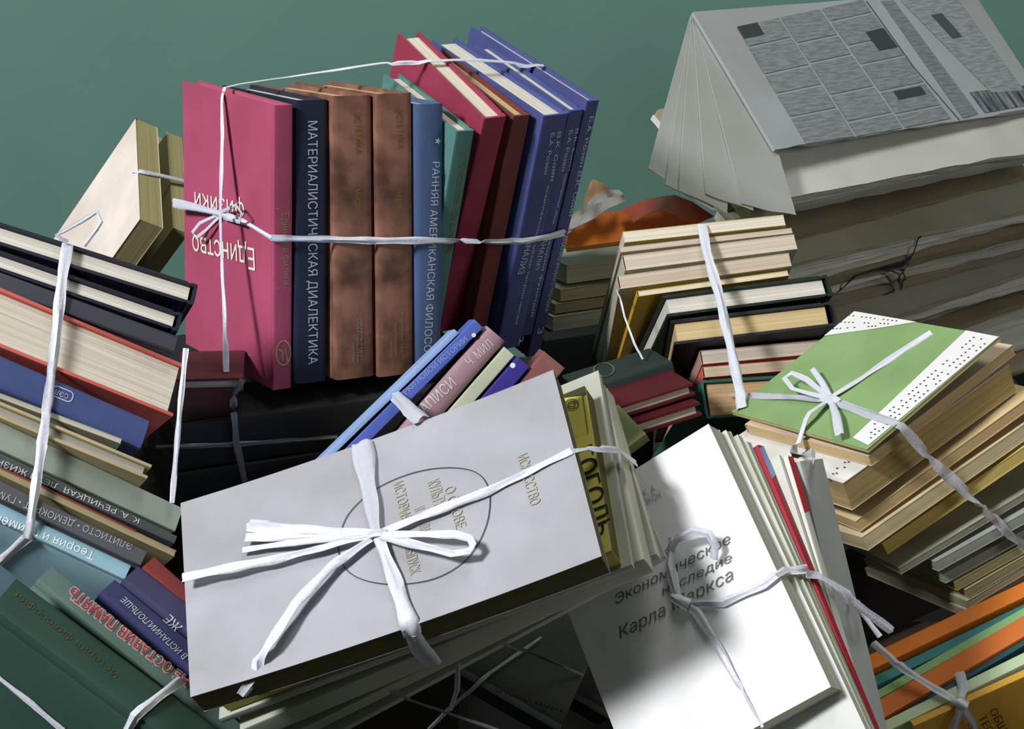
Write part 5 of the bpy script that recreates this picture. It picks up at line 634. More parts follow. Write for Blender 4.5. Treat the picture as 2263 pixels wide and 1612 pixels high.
'F':[('strand',[[-.0857,-.2975,.3854,-.31,-.47,.83],[-.0849,-.302,.3833,-.31,-.47,.83],[-.084,-.3064,.3811,-.31,-.47,.83],[-.0832,-.3108,.3789,-.31,-.47,.83],[-.0824,-.3152,.3768,-.31,-.47,.83],[-.0815,-.3195,.3747,-.31,-.47,.83],[-.0807,-.3238,.3726,-.31,-.47,.83],[-.0799,-.3281,.3705,-.31,-.47,.83],[-.079,-.3325,.3684,-.31,-.47,.83],[-.0781,-.3369,.3664,-.31,-.47,.83],[-.0772,-.3413,.3644,-.31,-.47,.83],[-.0763,-.3457,.3625,-.31,-.47,.83],[-.0755,-.35,.3605,-.31,-.47,.83],[-.0746,-.3543,.3586,-.31,-.47,.83],[-.0737,-.3585,.3566,-.31,-.47,.83]],.013,.006,1),('strand',[[-.0737,-.3585,.3566,-.31,-.47,.83],[-.0703,-.3583,.358,-.31,-.47,.83],[-.0669,-.3581,.3593,-.31,-.47,.83],[-.0636,-.3579,.3606,-.31,-.47,.83],[-.0602,-.3577,.362,-.31,-.47,.83],[-.0568,-.3575,.3633,-.31,-.47,.83],[-.0534,-.3573,.3647,-.31,-.47,.83],[-.05,-.3571,.366,-.31,-.47,.83],[-.0467,-.3569,.3673,-.31,-.47,.83],[-.0433,-.3567,.3686,-.31,-.47,.83],[-.0399,-.3565,.37,-.31,-.47,.83],[-.0365,-.3563,.3713,-.31,-.47,.83],[-.0332,-.3561,.3726,-.31,-.47,.83],[-.0298,-.3559,.374,-.31,-.47,.83],[-.0264,-.3557,.3753,-.31,-.47,.83],[-.0231,-.3555,.3766,-.31,-.47,.83],[-.0197,-.3553,.3779,-.31,-.47,.83],[-.0164,-.3551,.3793,-.31,-.47,.83],[-.013,-.3549,.3806,-.31,-.47,.83],[-.0098,-.3545,.3821,-.31,-.47,.83],[-.0066,-.3541,.3836,-.31,-.47,.83],[-.0034,-.3537,.3851,-.31,-.47,.83],[-.0002,-.3533,.3866,-.31,-.47,.83],[.003,-.3529,.3881,-.31,-.47,.83],[.0062,-.3525,.3896,-.31,-.47,.83],[.0094,-.3522,.3911,-.31,-.47,.83],[.0126,-.3518,.3926,-.31,-.47,.83],[.0158,-.3514,.3941,-.31,-.47,.83],[.019,-.351,.3956,-.31,-.47,.83],[.0222,-.3506,.3971,-.31,-.47,.83],[.0254,-.3502,.3986,-.31,-.47,.83],[.0286,-.3499,.4001,-.31,-.47,.83],[.0318,-.3495,.4017,-.31,-.47,.83]],.0055,.005,0),('strand',[[.0318,-.3495,.4017,-.31,-.47,.83],[.0356,-.3458,.4005,-.36,-.44,.82],[.0392,-.3402,.3985,-.4,-.42,.82],[.0432,-.3346,.3965,.01,-.4,.92],[.0504,-.3284,.3932,.01,-.4,.92],[.0516,-.3233,.3916,.6,-.27,.75],[.0595,-.3168,.3881,.59,-.26,.76],[.0633,-.3113,.3831,.88,-.09,.46],[.0672,-.3039,.3772,.87,-.08,.48],[.0712,-.2963,.3713,.87,-.07,.49]],.006,.005,0),('strand',[[-.0737,-.3585,.3566,-.31,-.47,.83],[-.0774,-.3584,.3556,-.31,-.47,.83],[-.081,-.3582,.3545,-.31,-.47,.83],[-.0846,-.358,.3534,-.31,-.47,.83],[-.0883,-.3578,.3523,-.31,-.47,.83],[-.0919,-.3577,.3512,-.31,-.47,.83],[-.0956,-.3575,.3501,-.31,-.47,.83],[-.0993,-.3573,.349,-.31,-.47,.83],[-.1029,-.3572,.3479,-.31,-.47,.83],[-.1066,-.357,.3469,-.31,-.47,.83],[-.1101,-.3568,.3458,-.31,-.47,.83],[-.1137,-.3566,.3448,-.31,-.47,.83],[-.1172,-.3564,.3437,-.31,-.47,.83],[-.1208,-.3562,.3427,-.31,-.47,.83],[-.1243,-.356,.3416,-.31,-.47,.83],[-.1279,-.3558,.3406,-.31,-.47,.83],[-.1315,-.3556,.3395,-.31,-.47,.83],[-.135,-.3555,.3387,-.31,-.47,.83],[-.1385,-.3553,.3379,-.31,-.47,.83],[-.142,-.3552,.3371,-.31,-.47,.83],[-.1455,-.355,.3363,-.31,-.47,.83],[-.1491,-.3549,.3354,-.31,-.47,.83],[-.1526,-.3548,.3346,-.31,-.47,.83],[-.1561,-.3546,.3338,-.31,-.47,.83],[-.1597,-.3545,.333,-.31,-.47,.83],[-.1632,-.3543,.3322,-.31,-.47,.83],[-.1668,-.3542,.3313,-.31,-.47,.83],[-.1703,-.354,.3305,-.31,-.47,.83],[-.1739,-.3539,.3297,-.31,-.47,.83],[-.1774,-.3537,.3289,-.31,-.47,.83],[-.181,-.3536,.328,-.31,-.47,.83]],.004,.0065,0),('strand',[[-.0724,-.3606,.356,-.31,-.47,.83],[-.0708,-.3647,.3541,-.31,-.47,.83],[-.0692,-.3688,.3522,-.31,-.47,.83],[-.0677,-.3729,.3503,-.31,-.47,.83],[-.0662,-.3769,.3485,-.31,-.47,.83],[-.0646,-.3809,.3466,-.31,-.47,.83],[-.0631,-.3849,.3448,-.31,-.47,.83],[-.0616,-.3889,.343,-.31,-.47,.83],[-.0603,-.3928,.3413,-.31,-.47,.83],[-.059,-.3967,.3396,-.31,-.47,.83],[-.0577,-.4005,.3379,-.31,-.47,.83],[-.0564,-.4043,.3362,-.31,-.47,.83],[-.0552,-.4081,.3346,-.31,-.47,.83],[-.0539,-.4119,.3329,-.2,-.81,.55],[-.0521,-.4132,.3277,.01,-1.0,-.02],[-.0513,-.4105,.3225,.17,-.88,-.44]],.006,.0095,0),('strand',[[-.0513,-.4105,.3225,.17,-.88,-.44],[-.0495,-.4069,.316,.14,-.89,-.42],[-.0483,-.3953,.305,.12,-.91,-.41],[-.0466,-.3856,.2966,.1,-.92,-.39],[-.0449,-.3756,.2879,.11,-.92,-.38],[-.0432,-.3653,.279,.11,-.92,-.38]],.009,.01,1),('loose_end',[[-.0763,-.3602,.3547,-.31,-.47,.83],[-.0792,-.3615,.3532,-.31,-.47,.83],[-.0821,-.3629,.3516,-.31,-.47,.83],[-.0849,-.3643,.3501,-.31,-.47,.83],[-.0878,-.3656,.3485,-.31,-.47,.83],[-.0906,-.367,.347,-.31,-.47,.83],[-.0935,-.3684,.3455,-.31,-.47,.83],[-.0963,-.3697,.3439,-.31,-.47,.83],[-.0987,-.372,.3422,-.31,-.47,.83],[-.101,-.3743,.3404,-.31,-.47,.83],[-.1034,-.3766,.3386,-.31,-.47,.83],[-.1057,-.3789,.3369,-.31,-.47,.83],[-.108,-.3812,.3351,-.31,-.47,.83],[-.1104,-.3835,.3333,-.31,-.47,.83],[-.1127,-.3857,.3316,-.31,-.47,.83],[-.115,-.388,.3299,-.31,-.47,.83],[-.1168,-.3905,.3277,-.31,-.47,.83],[-.1187,-.393,.3256,-.31,-.47,.83],[-.1205,-.3955,.3235,-.31,-.47,.83],[-.1224,-.398,.3214,-.31,-.47,.83],[-.1242,-.4005,.3193,-.31,-.47,.83],[-.126,-.403,.3172,-.31,-.47,.83],[-.1278,-.4054,.3152,-.31,-.47,.83],[-.1297,-.4061,.3121,-.31,-.47,.83],[-.1315,-.4067,.309,-.31,-.47,.83],[-.1333,-.4074,.3059,-.2,-.81,.55],[-.1334,-.4096,.2982,.01,-1.0,-.02],[-.1355,-.4101,.2956,.17,-.88,-.44],[-.1375,-.4106,.293,.17,-.88,-.44],[-.1395,-.4111,.2903,.17,-.88,-.44],[-.1415,-.4116,.2877,.17,-.88,-.44]],.005,.0075,0),('loose_end',[[-.0739,-.3592,.3573,-.31,-.47,.83],[-.0776,-.3578,.3569,-.31,-.47,.83],[-.0814,-.3565,.3564,-.31,-.47,.83],[-.0851,-.3552,.3559,-.31,-.47,.83],[-.0889,-.3539,.3555,-.31,-.47,.83],[-.0927,-.3525,.355,-.31,-.47,.83],[-.0968,-.3508,.3546,-.31,-.47,.83],[-.101,-.3491,.3542,-.31,-.47,.83],[-.1052,-.3474,.3538,-.31,-.47,.83],[-.1094,-.3457,.3534,-.31,-.47,.83],[-.1137,-.344,.3529,-.31,-.47,.83],[-.1174,-.3423,.3524,-.31,-.47,.83],[-.1212,-.3406,.3518,-.31,-.47,.83],[-.1249,-.3388,.3513,-.31,-.47,.83],[-.1287,-.3371,.3507,-.31,-.47,.83],[-.1325,-.3353,.3501,-.31,-.47,.83],[-.1363,-.3336,.3496,-.31,-.47,.83],[-.1401,-.3318,.349,-.31,-.47,.83],[-.144,-.33,.3484,-.31,-.47,.83],[-.1478,-.3282,.3478,-.31,-.47,.83]],.004,.008,0),('loose_end',[[-.0822,-.3572,.3553,-.31,-.47,.83],[-.0863,-.356,.3546,-.31,-.47,.83],[-.0904,-.3547,.354,-.31,-.47,.83],[-.0945,-.3535,.3534,-.31,-.47,.83],[-.0986,-.3522,.3527,-.31,-.47,.83],[-.1028,-.3509,.3521,-.31,-.47,.83],[-.107,-.3497,.3514,-.31,-.47,.83],[-.1111,-.3484,.3508,-.31,-.47,.83],[-.1153,-.3471,.3501,-.31,-.47,.83],[-.1195,-.3459,.3495,-.31,-.47,.83],[-.1237,-.3446,.3488,-.31,-.47,.83],[-.1277,-.3431,.3479,-.31,-.47,.83],[-.1318,-.3416,.3471,-.31,-.47,.83],[-.1358,-.3401,.3462,-.31,-.47,.83],[-.1398,-.3386,.3453,-.31,-.47,.83],[-.1439,-.3372,.3445,-.31,-.47,.83],[-.148,-.3357,.3436,-.31,-.47,.83]],.0025,.007,0),('loose_end',[[-.0739,-.3597,.357,-.31,-.47,.83],[-.0774,-.3589,.3562,-.31,-.47,.83],[-.081,-.3582,.3554,-.31,-.47,.83],[-.0846,-.3574,.3546,-.31,-.47,.83],[-.0882,-.3567,.3538,-.31,-.47,.83],[-.0917,-.3559,.3531,-.31,-.47,.83],[-.0953,-.3552,.3523,-.31,-.47,.83],[-.099,-.3544,.3515,-.31,-.47,.83],[-.1026,-.3536,.3506,-.31,-.47,.83],[-.1067,-.3526,.3497,-.31,-.47,.83],[-.1108,-.3515,.3487,-.31,-.47,.83],[-.1149,-.3504,.3478,-.31,-.47,.83],[-.119,-.3494,.3468,-.31,-.47,.83],[-.1232,-.3483,.3459,-.31,-.47,.83],[-.1269,-.3474,.3448,-.31,-.47,.83],[-.1305,-.3464,.3438,-.31,-.47,.83],[-.1342,-.3455,.3428,-.31,-.47,.83],[-.1379,-.3445,.3418,-.31,-.47,.83],[-.1417,-.3436,.3407,-.31,-.47,.83],[-.1454,-.3427,.3397,-.31,-.47,.83],[-.1491,-.3417,.3387,-.31,-.47,.83]],.003,.004,0),('bow_loop',[[-.0733,-.3599,.3571,-.31,-.47,.83],[-.0694,-.3618,.358,-.31,-.47,.83],[-.0655,-.3637,.359,-.31,-.47,.83],[-.0616,-.3657,.3599,-.31,-.47,.83],[-.0578,-.3676,.3608,-.31,-.47,.83],[-.0539,-.3695,.3618,-.31,-.47,.83],[-.0501,-.3714,.3627,-.31,-.47,.83],[-.0466,-.3731,.3634,-.31,-.47,.83],[-.0432,-.3747,.3642,-.31,-.47,.83],[-.0398,-.3764,.3649,-.31,-.47,.83],[-.0364,-.378,.3656,-.31,-.47,.83],[-.033,-.3796,.3664,-.31,-.47,.83],[-.0296,-.3812,.3671,-.31,-.47,.83],[-.0259,-.3842,.3674,-.31,-.47,.83],[-.0223,-.3871,.3677,-.31,-.47,.83],[-.0206,-.391,.3662,-.31,-.47,.83],[-.0225,-.3928,.3633,-.31,-.47,.83],[-.027,-.3912,.3619,-.31,-.47,.83],[-.0316,-.3896,.3605,-.31,-.47,.83],[-.0352,-.3872,.3603,-.31,-.47,.83],[-.0388,-.3848,.36,-.31,-.47,.83],[-.0425,-.3824,.3598,-.31,-.47,.83],[-.0461,-.38,.3595,-.31,-.47,.83],[-.0498,-.3776,.3593,-.31,-.47,.83],[-.0536,-.3748,.3589,-.31,-.47,.83],[-.0573,-.372,.3585,-.31,-.47,.83],[-.0611,-.3692,.3581,-.31,-.47,.83],[-.0649,-.3664,.3577,-.31,-.47,.83],[-.0687,-.3635,.3573,-.31,-.47,.83],[-.0726,-.3607,.357,-.31,-.47,.83]],.0046,.0046,0),('knot',[[-.0784,-.3586,.3559,-.31,-.47,.83],[-.0749,-.3607,.3582,-.31,-.47,.83],[-.0712,-.3615,.3592,-.31,-.47,.83],[-.0676,-.3607,.3588,-.31,-.47,.83]],.005,.006,0)],
'G':[('strand',[[.0937,-.3335,.3019,-.53,-.67,.53],[.0971,-.3353,.3029,-.53,-.67,.53],[.1005,-.337,.3038,-.53,-.67,.53],[.1039,-.3388,.3047,-.53,-.67,.53],[.1073,-.3405,.3056,-.53,-.67,.53],[.1107,-.3423,.3065,-.53,-.67,.53],[.114,-.344,.3074,-.53,-.67,.53],[.1174,-.3458,.3083,-.53,-.67,.53],[.1204,-.3466,.3104,-.53,-.67,.53],[.1235,-.3474,.3124,-.53,-.67,.53],[.1265,-.3482,.3144,-.53,-.67,.53],[.1295,-.349,.3165,-.53,-.67,.53],[.1326,-.3498,.3185,-.53,-.67,.53],[.1356,-.3506,.3205,-.53,-.67,.53],[.1386,-.3514,.3225,-.53,-.67,.53],[.1417,-.3519,.3256,-.53,-.67,.53],[.1448,-.3524,.3286,-.12,-.66,.74],[.1526,-.3405,.3261,.18,-.57,.8]],.005,.005,0),('strand',[[.1526,-.3405,.3261,.12,-.6,.79],[.1534,-.3406,.3254,-.22,-.68,.7],[.1572,-.3392,.3247,-.24,-.69,.68],[.1647,-.3368,.3245,-.26,-.69,.68],[.1647,-.3367,.3213,.34,-.54,.77],[.1719,-.3346,.3194,.34,-.58,.74],[.1757,-.3337,.3166,.71,-.35,.61],[.1793,-.3327,.3139,.73,-.42,.54],[.1831,-.3318,.3109,.74,-.46,.49],[.1868,-.3307,.3077,.74,-.49,.45],[.1905,-.3297,.3044,.49,-.7,.52],[.1918,-.3296,.3012,.14,-.84,.52],[.1955,-.3285,.2979,-.19,-.87,.46],[.1993,-.3274,.2946,-.2,-.87,.46],[.2026,-.3265,.2916,-.2,-.86,.46],[.2059,-.3255,.2887,-.2,-.86,.46],[.2092,-.3246,.2857,-.21,-.86,.47],[.2125,-.3236,.2827,-.21,-.86,.47],[.2158,-.3227,.2797,-.21,-.86,.47],[.2191,-.3217,.2766,-.21,-.86,.47]],.005,.005,0),('loose_end',[[.2011,-.3062,.2886,.74,-.49,.45],[.203,-.3087,.2867,.49,-.7,.52],[.2015,-.3127,.2849,.13,-.84,.52],[.2038,-.3151,.283,-.2,-.86,.47],[.206,-.3166,.2805,-.2,-.86,.47],[.2081,-.318,.2779,-.2,-.86,.47],[.2103,-.3195,.2753,-.2,-.86,.47],[.2125,-.321,.2727,-.21,-.86,.47]],.003,.003,0),('strand',[[.0916,-.3113,.3316,-.53,-.67,.53],[.091,-.3139,.3286,-.53,-.67,.53],[.0903,-.3164,.3256,-.53,-.67,.53],[.0897,-.319,.3227,-.53,-.67,.53],[.089,-.3215,.3197,-.53,-.67,.53],[.0898,-.3236,.3167,-.53,-.67,.53],[.0906,-.3258,.3137,-.53,-.67,.53],[.0914,-.3279,.3107,-.53,-.67,.53],[.0922,-.33,.3077,-.53,-.67,.53],[.093,-.3321,.3048,-.53,-.67,.53],[.0963,-.3351,.3032,-.53,-.67,.53],[.0997,-.338,.3016,-.53,-.67,.53],[.103,-.3409,.3001,-.53,-.67,.53],[.1047,-.3438,.2981,-.53,-.67,.53],[.1064,-.3466,.2962,-.53,-.67,.53],[.1081,-.3494,.2943,-.53,-.67,.53],[.1097,-.3523,.2924,-.53,-.67,.53],[.1114,-.3551,.2905,-.53,-.67,.53],[.113,-.3579,.2886,-.53,-.67,.53],[.1146,-.3605,.2864,-.53,-.67,.53],[.1161,-.3632,.2843,-.53,-.67,.53],[.1176,-.3658,.2822,-.53,-.67,.53],[.1191,-.3685,.2801,-.53,-.67,.53],[.1206,-.3711,.278,-.53,-.67,.53],[.1221,-.3737,.2759,-.32,-.92,.2],[.1249,-.3764,.2721,.06,-.95,-.3],[.1264,-.379,.2701,.33,-.73,-.6],[.1278,-.3816,.268,.33,-.73,-.6],[.1293,-.3842,.2659,.33,-.73,-.6],[.1308,-.3867,.2639,.33,-.73,-.6],[.1322,-.3893,.2618,.33,-.73,-.6],[.1337,-.3918,.2598,.33,-.73,-.6],[.1352,-.3944,.2577,.33,-.73,-.6]],.006,.0034,0),('bow_loop',[[.0879,-.3157,.3223,-.53,-.67,.53],[.0897,-.3162,.326,-.53,-.67,.53],[.0915,-.3166,.3296,-.53,-.67,.53],[.0933,-.3171,.3332,-.53,-.67,.53],[.0961,-.3191,.3359,-.53,-.67,.53],[.0989,-.3212,.3385,-.53,-.67,.53],[.1017,-.3232,.3412,-.53,-.67,.53],[.1058,-.3261,.3417,-.53,-.67,.53],[.11,-.3289,.3422,-.53,-.67,.53],[.1132,-.3317,.3365,-.53,-.67,.53],[.113,-.3321,.3322,-.53,-.67,.53],[.1127,-.3324,.3279,-.53,-.67,.53]],.005,.005,1),('knot',[[.0901,-.3302,.3043,-.53,-.67,.53],[.0922,-.3345,.3045,-.53,-.67,.53],[.0958,-.3378,.304,-.53,-.67,.53],[.0995,-.339,.3027,-.53,-.67,.53]],.006,.007,0)],
'H':[('strand',[[.1525,.1346,.3943,.06,-.74,.68],[.1529,.1273,.3904,.06,-.73,.68],[.1533,.12,.3866,.06,-.73,.68],[.1536,.1128,.3828,.06,-.73,.68],[.154,.1056,.379,.06,-.73,.68],[.1549,.0994,.3758,.05,-.73,.68],[.1557,.0931,.3726,.03,-.74,.67],[.1566,.087,.3695,.05,-.73,.68],[.1576,.0809,.3664,.09,-.72,.68],[.1584,.0748,.3633,.12,-.71,.69],[.1593,.0688,.3602,.12,-.71,.69],[.1601,.0628,.3571,.12,-.71,.69],[.1607,.0566,.3538,.12,-.71,.69],[.1612,.0504,.3506,.12,-.71,.69],[.1617,.0442,.3474,.1,-.72,.69],[.1621,.0381,.3442,.08,-.73,.68],[.1626,.0321,.341,.06,-.73,.68],[.1631,.0261,.3379,.06,-.73,.68],[.1636,.0201,.3348,.06,-.73,.68],[.1641,.0142,.3317,.06,-.73,.68],[.1645,.0084,.3286,.06,-.73,.68],[.1649,.0026,.3256,.06,-.73,.68],[.1653,-.0032,.3226,.08,-.73,.67],[.1658,-.0089,.3195,.11,-.74,.67],[.1662,-.0146,.3166,.13,-.74,.66],[.1666,-.0202,.3136,.13,-.74,.66],[.1669,-.0258,.3107,-.07,-.57,.82],[.1662,-.0316,.3074,-.29,-.33,.9],[.1663,-.0383,.3038,-.46,-.07,.89]],.007,.008,0),('strand',[[.0825,.0993,.3501,-.59,-.55,-.59],[.0853,.0936,.345,-.45,-.86,-.26],[.086,.0885,.3426,.01,-1.0,-.05],[.0871,.0838,.3385,-.06,-.95,.31],[.0881,.0792,.3344,-.07,-.95,.32],[.0899,.0747,.3303,-.07,-.95,.32],[.0916,.0703,.3262,-.07,-.94,.32],[.0934,.0658,.3221,-.07,-.94,.33],[.0951,.0614,.3181,-.07,-.94,.33],[.0973,.0574,.3145,-.16,-.73,.67],[.0991,.0556,.3123,-.23,-.3,.92],[.1012,.0516,.3088,-.25,.1,.96]],.0016,.0016,0)],
'J':[('strand',[[.2217,-.083,.3298,-.46,-.07,.89],[.2259,-.0813,.3317,-.46,-.07,.89],[.2301,-.0796,.3337,-.46,-.07,.89],[.2343,-.0778,.3357,-.46,-.07,.89],[.2385,-.0761,.3376,-.46,-.07,.89],[.2427,-.0743,.3396,-.46,-.07,.89],[.2466,-.0728,.3418,-.46,-.07,.89],[.2506,-.0712,.344,-.46,-.07,.89],[.2546,-.0696,.3463,-.46,-.07,.89],[.2586,-.0681,.3485,-.46,-.07,.89],[.2626,-.0665,.3507,-.46,-.07,.89],[.2666,-.0649,.3529,-.46,-.07,.89],[.2707,-.0633,.3552,-.46,-.07,.89],[.2746,-.0618,.3573,-.46,-.07,.89],[.2785,-.0603,.3594,-.46,-.07,.89],[.2824,-.0588,.3615,-.46,-.07,.89],[.2864,-.0573,.3636,-.46,-.07,.89],[.2903,-.0558,.3657,-.46,-.07,.89],[.2942,-.0543,.3679,-.46,-.07,.89]],.006,.0065,0),('strand',[[.1715,.0394,.2847,.13,-.74,.66],[.1734,.0143,.2942,.13,-.74,.66],[.1752,-.0097,.3033,-.07,-.57,.82],[.1774,-.0259,.3098,-.29,-.33,.9],[.1817,-.0316,.3118,-.46,-.07,.89],[.1859,-.0372,.3138,-.46,-.07,.89],[.1899,-.0428,.3156,-.46,-.07,.89],[.1939,-.0484,.3173,-.46,-.07,.89],[.1978,-.054,.319,-.46,-.07,.89],[.2017,-.0594,.3207,-.46,-.07,.89],[.2055,-.0649,.3224,-.46,-.07,.89],[.2093,-.0703,.324,-.46,-.07,.89],[.2131,-.0756,.3257,-.46,-.07,.89],[.2169,-.0809,.3273,-.46,-.07,.89],[.2206,-.0861,.3289,-.46,-.07,.89]],.009,.006,1),('strand',[[.2219,-.089,.3294,-.46,-.07,.89],[.2253,-.0959,.3304,-.46,-.07,.89],[.2286,-.1028,.3313,-.46,-.07,.89],[.2319,-.1095,.3322,-.46,-.07,.89],[.2352,-.1162,.3331,-.46,-.07,.89],[.2384,-.1227,.334,-.46,-.07,.89],[.2416,-.1292,.3349,-.46,-.07,.89],[.2446,-.1362,.336,-.46,-.07,.89],[.2476,-.1431,.3371,-.46,-.07,.89],[.2505,-.1499,.3382,-.2,-.45,.87],[.256,-.1531,.3363,.24,-.8,.55],[.2597,-.1518,.3321,.5,-.85,.16],[.2634,-.1505,.3278,.51,-.84,.15],[.2671,-.1493,.3234,.51,-.85,.15],[.2708,-.148,.3191,.5,-.85,.15],[.2745,-.1467,.3147,.25,-.79,.55],[.2768,-.1441,.3115,-.2,-.39,.9],[.2806,-.1428,.3071,-.25,-.4,.88],[.2857,-.1429,.3022,.12,-.81,.57],[.2896,-.1416,.2984,.12,-.8,.58],[.2923,-.1387,.2956,.11,-.79,.61],[.2974,-.1388,.2908,.1,-.77,.63],[.3014,-.1375,.2869,.32,-.91,.25],[.3052,-.1362,.283,.3,-.93,.23],[.3092,-.1348,.2791,.07,-.81,.59],[.3122,-.132,.2762,-.21,-.4,.89],[.3162,-.1306,.2723,-.38,.01,.92],[.3203,-.1293,.2683,-.38,.01,.92],[.3243,-.1279,.2643,-.19,-.41,.89],[.3296,-.1278,.2589,-.19,-.37,.91],[.3327,-.1248,.2558,.11,-.8,.6],[.338,-.1249,.2505,.08,-.78,.62],[.3422,-.1235,.2462,.09,-.78,.62],[.3456,-.12,.2426,.1,-.79,.6],[.3513,-.119,.2367,-.19,-.35,.91],[.355,-.1149,.2329,.11,-.8,.59],[.3607,-.1138,.2268,-.03,-.61,.79]],.007,.0085,1),('bow_loop',[[.2201,-.0835,.3298,-.46,-.07,.89],[.2164,-.0743,.3307,-.46,-.07,.89],[.2128,-.0649,.3316,-.46,-.07,.89],[.209,-.0553,.3325,-.46,-.07,.89],[.2048,-.0487,.3326,-.46,-.07,.89],[.2005,-.042,.3326,-.46,-.07,.89],[.195,-.0449,.3296,-.46,-.07,.89],[.199,-.0597,.327,-.46,-.07,.89],[.2047,-.0668,.3276,-.46,-.07,.89],[.2104,-.0737,.3282,-.46,-.07,.89],[.2152,-.0793,.3289,-.46,-.07,.89],[.2199,-.0847,.3296,-.46,-.07,.89]],.004,.004,0),('loose_end',[[.2208,-.0829,.3302,-.46,-.07,.89],[.2198,-.0734,.3318,-.46,-.07,.89],[.2188,-.0639,.3333,-.46,-.07,.89],[.2171,-.0534,.3346,-.46,-.07,.89],[.2153,-.0427,.3359,-.46,-.07,.89]],.004,.005,0),('loose_end',[[.2188,-.0878,.3288,-.46,-.07,.89],[.2136,-.0931,.3278,-.46,-.07,.89],[.2085,-.0983,.3268,-.46,-.07,.89],[.2034,-.1035,.3258,-.46,-.07,.89],[.2007,-.1056,.3218,-.73,-.3,.62],[.1954,-.1118,.3073,-.86,-.5,.09],[.1925,-.1143,.3023,-.77,-.54,-.34],[.1813,-.177,.3242,-.44,-.89,-.13],[.1842,-.2326,.3506,.4,-.86,.32],[.1747,-.2828,.3678,.74,-.49,.45]],.005,.006,0),('loose_end',[[.2206,-.0913,.3295,-.46,-.07,.89],[.2198,-.1051,.3301,-.46,-.07,.89],[.2189,-.1186,.3308,-.46,-.07,.89],[.2181,-.128,.3297,-.46,-.07,.89],[.2173,-.1372,.3286,-.46,-.07,.89],[.2166,-.1463,.3274,-.46,-.07,.89]],.005,.006,0),('knot',[[.2165,-.0795,.3282,-.46,-.07,.89],[.2185,-.0862,.3305,-.46,-.07,.89],[.2215,-.0916,.3308,-.46,-.07,.89],[.2235,-.0959,.3306,-.46,-.07,.89]],.008,.008,0)],
'I':[('strand',[[.3383,.5107,.2158,.57,-.72,-.39],[.3342,.466,.2348,.58,-.71,-.4],[.3382,.4625,.2407,.58,-.7,-.41],[.3429,.4624,.2455,.57,-.71,-.42],[.3479,.4637,.2499,.55,-.72,-.42],[.3572,.4702,.2503,.55,-.72,-.42],[.3665,.4768,.2507,.55,-.72,-.42],[.3759,.4835,.2511,.55,-.72,-.42],[.3833,.4892,.2514,.55,-.72,-.42],[.3907,.4949,.2517,.55,-.72,-.42],[.3981,.5007,.252,.55,-.72,-.42],[.4056,.5065,.2523,.62,-.79,.03],[.4129,.5137,.2544,.58,-.74,.34]],.003,.003,0),('strand',[[.413,.5131,.255,.6,-.73,.34],[.4152,.5116,.259,.63,-.77,.02],[.4169,.511,.2658,.64,-.77,.01],[.4189,.5114,.2745,.62,-.78,.0],[.4222,.5118,.278,.59,-.75,.31]],.002,.002,0),('loose_end',[[.3745,.4814,.2527,.56,-.73,-.4],[.3901,.5188,.2335,.56,-.73,-.39],[.4065,.5581,.2131,.61,-.79,.09],[.4083,.5651,.2096,.45,-.58,.68],[.4116,.5701,.2002,.22,-.27,.94],[.4014,.5615,.1993,.22,-.27,.94]],.0022,.0022,0),('loose_end',[[.3999,.5024,.2503,.56,-.73,-.4],[.4119,.5362,.2321,.56,-.73,-.39],[.4244,.5717,.213,.61,-.79,.09],[.4228,.5776,.2098,.45,-.58,.68],[.4228,.5813,.2007,.22,-.27,.94]],.0022,.0022,0),('bow_loop',[[.3836,.4906,.249,.57,-.71,-.41],[.4043,.5205,.2346,.58,-.72,-.4],[.4123,.5458,.2179,.58,-.72,-.38],[.4206,.5721,.2004,.57,-.74,-.36],[.4133,.5618,.2161,.57,-.74,-.37],[.413,.5452,.227,.56,-.73,-.39],[.4126,.5291,.2375,.56,-.73,-.4],[.4122,.5133,.248,.55,-.72,-.42]],.002,.002,0),('knot',[[.3739,.4822,.2505,.55,-.72,-.42],[.3861,.4889,.2516,.55,-.72,-.42],[.3949,.4967,.2498,.55,-.72,-.42],[.4037,.5046,.2479,.62,-.79,.03],[.414,.5136,.2549,.58,-.74,.34]],.004,.004,0)],
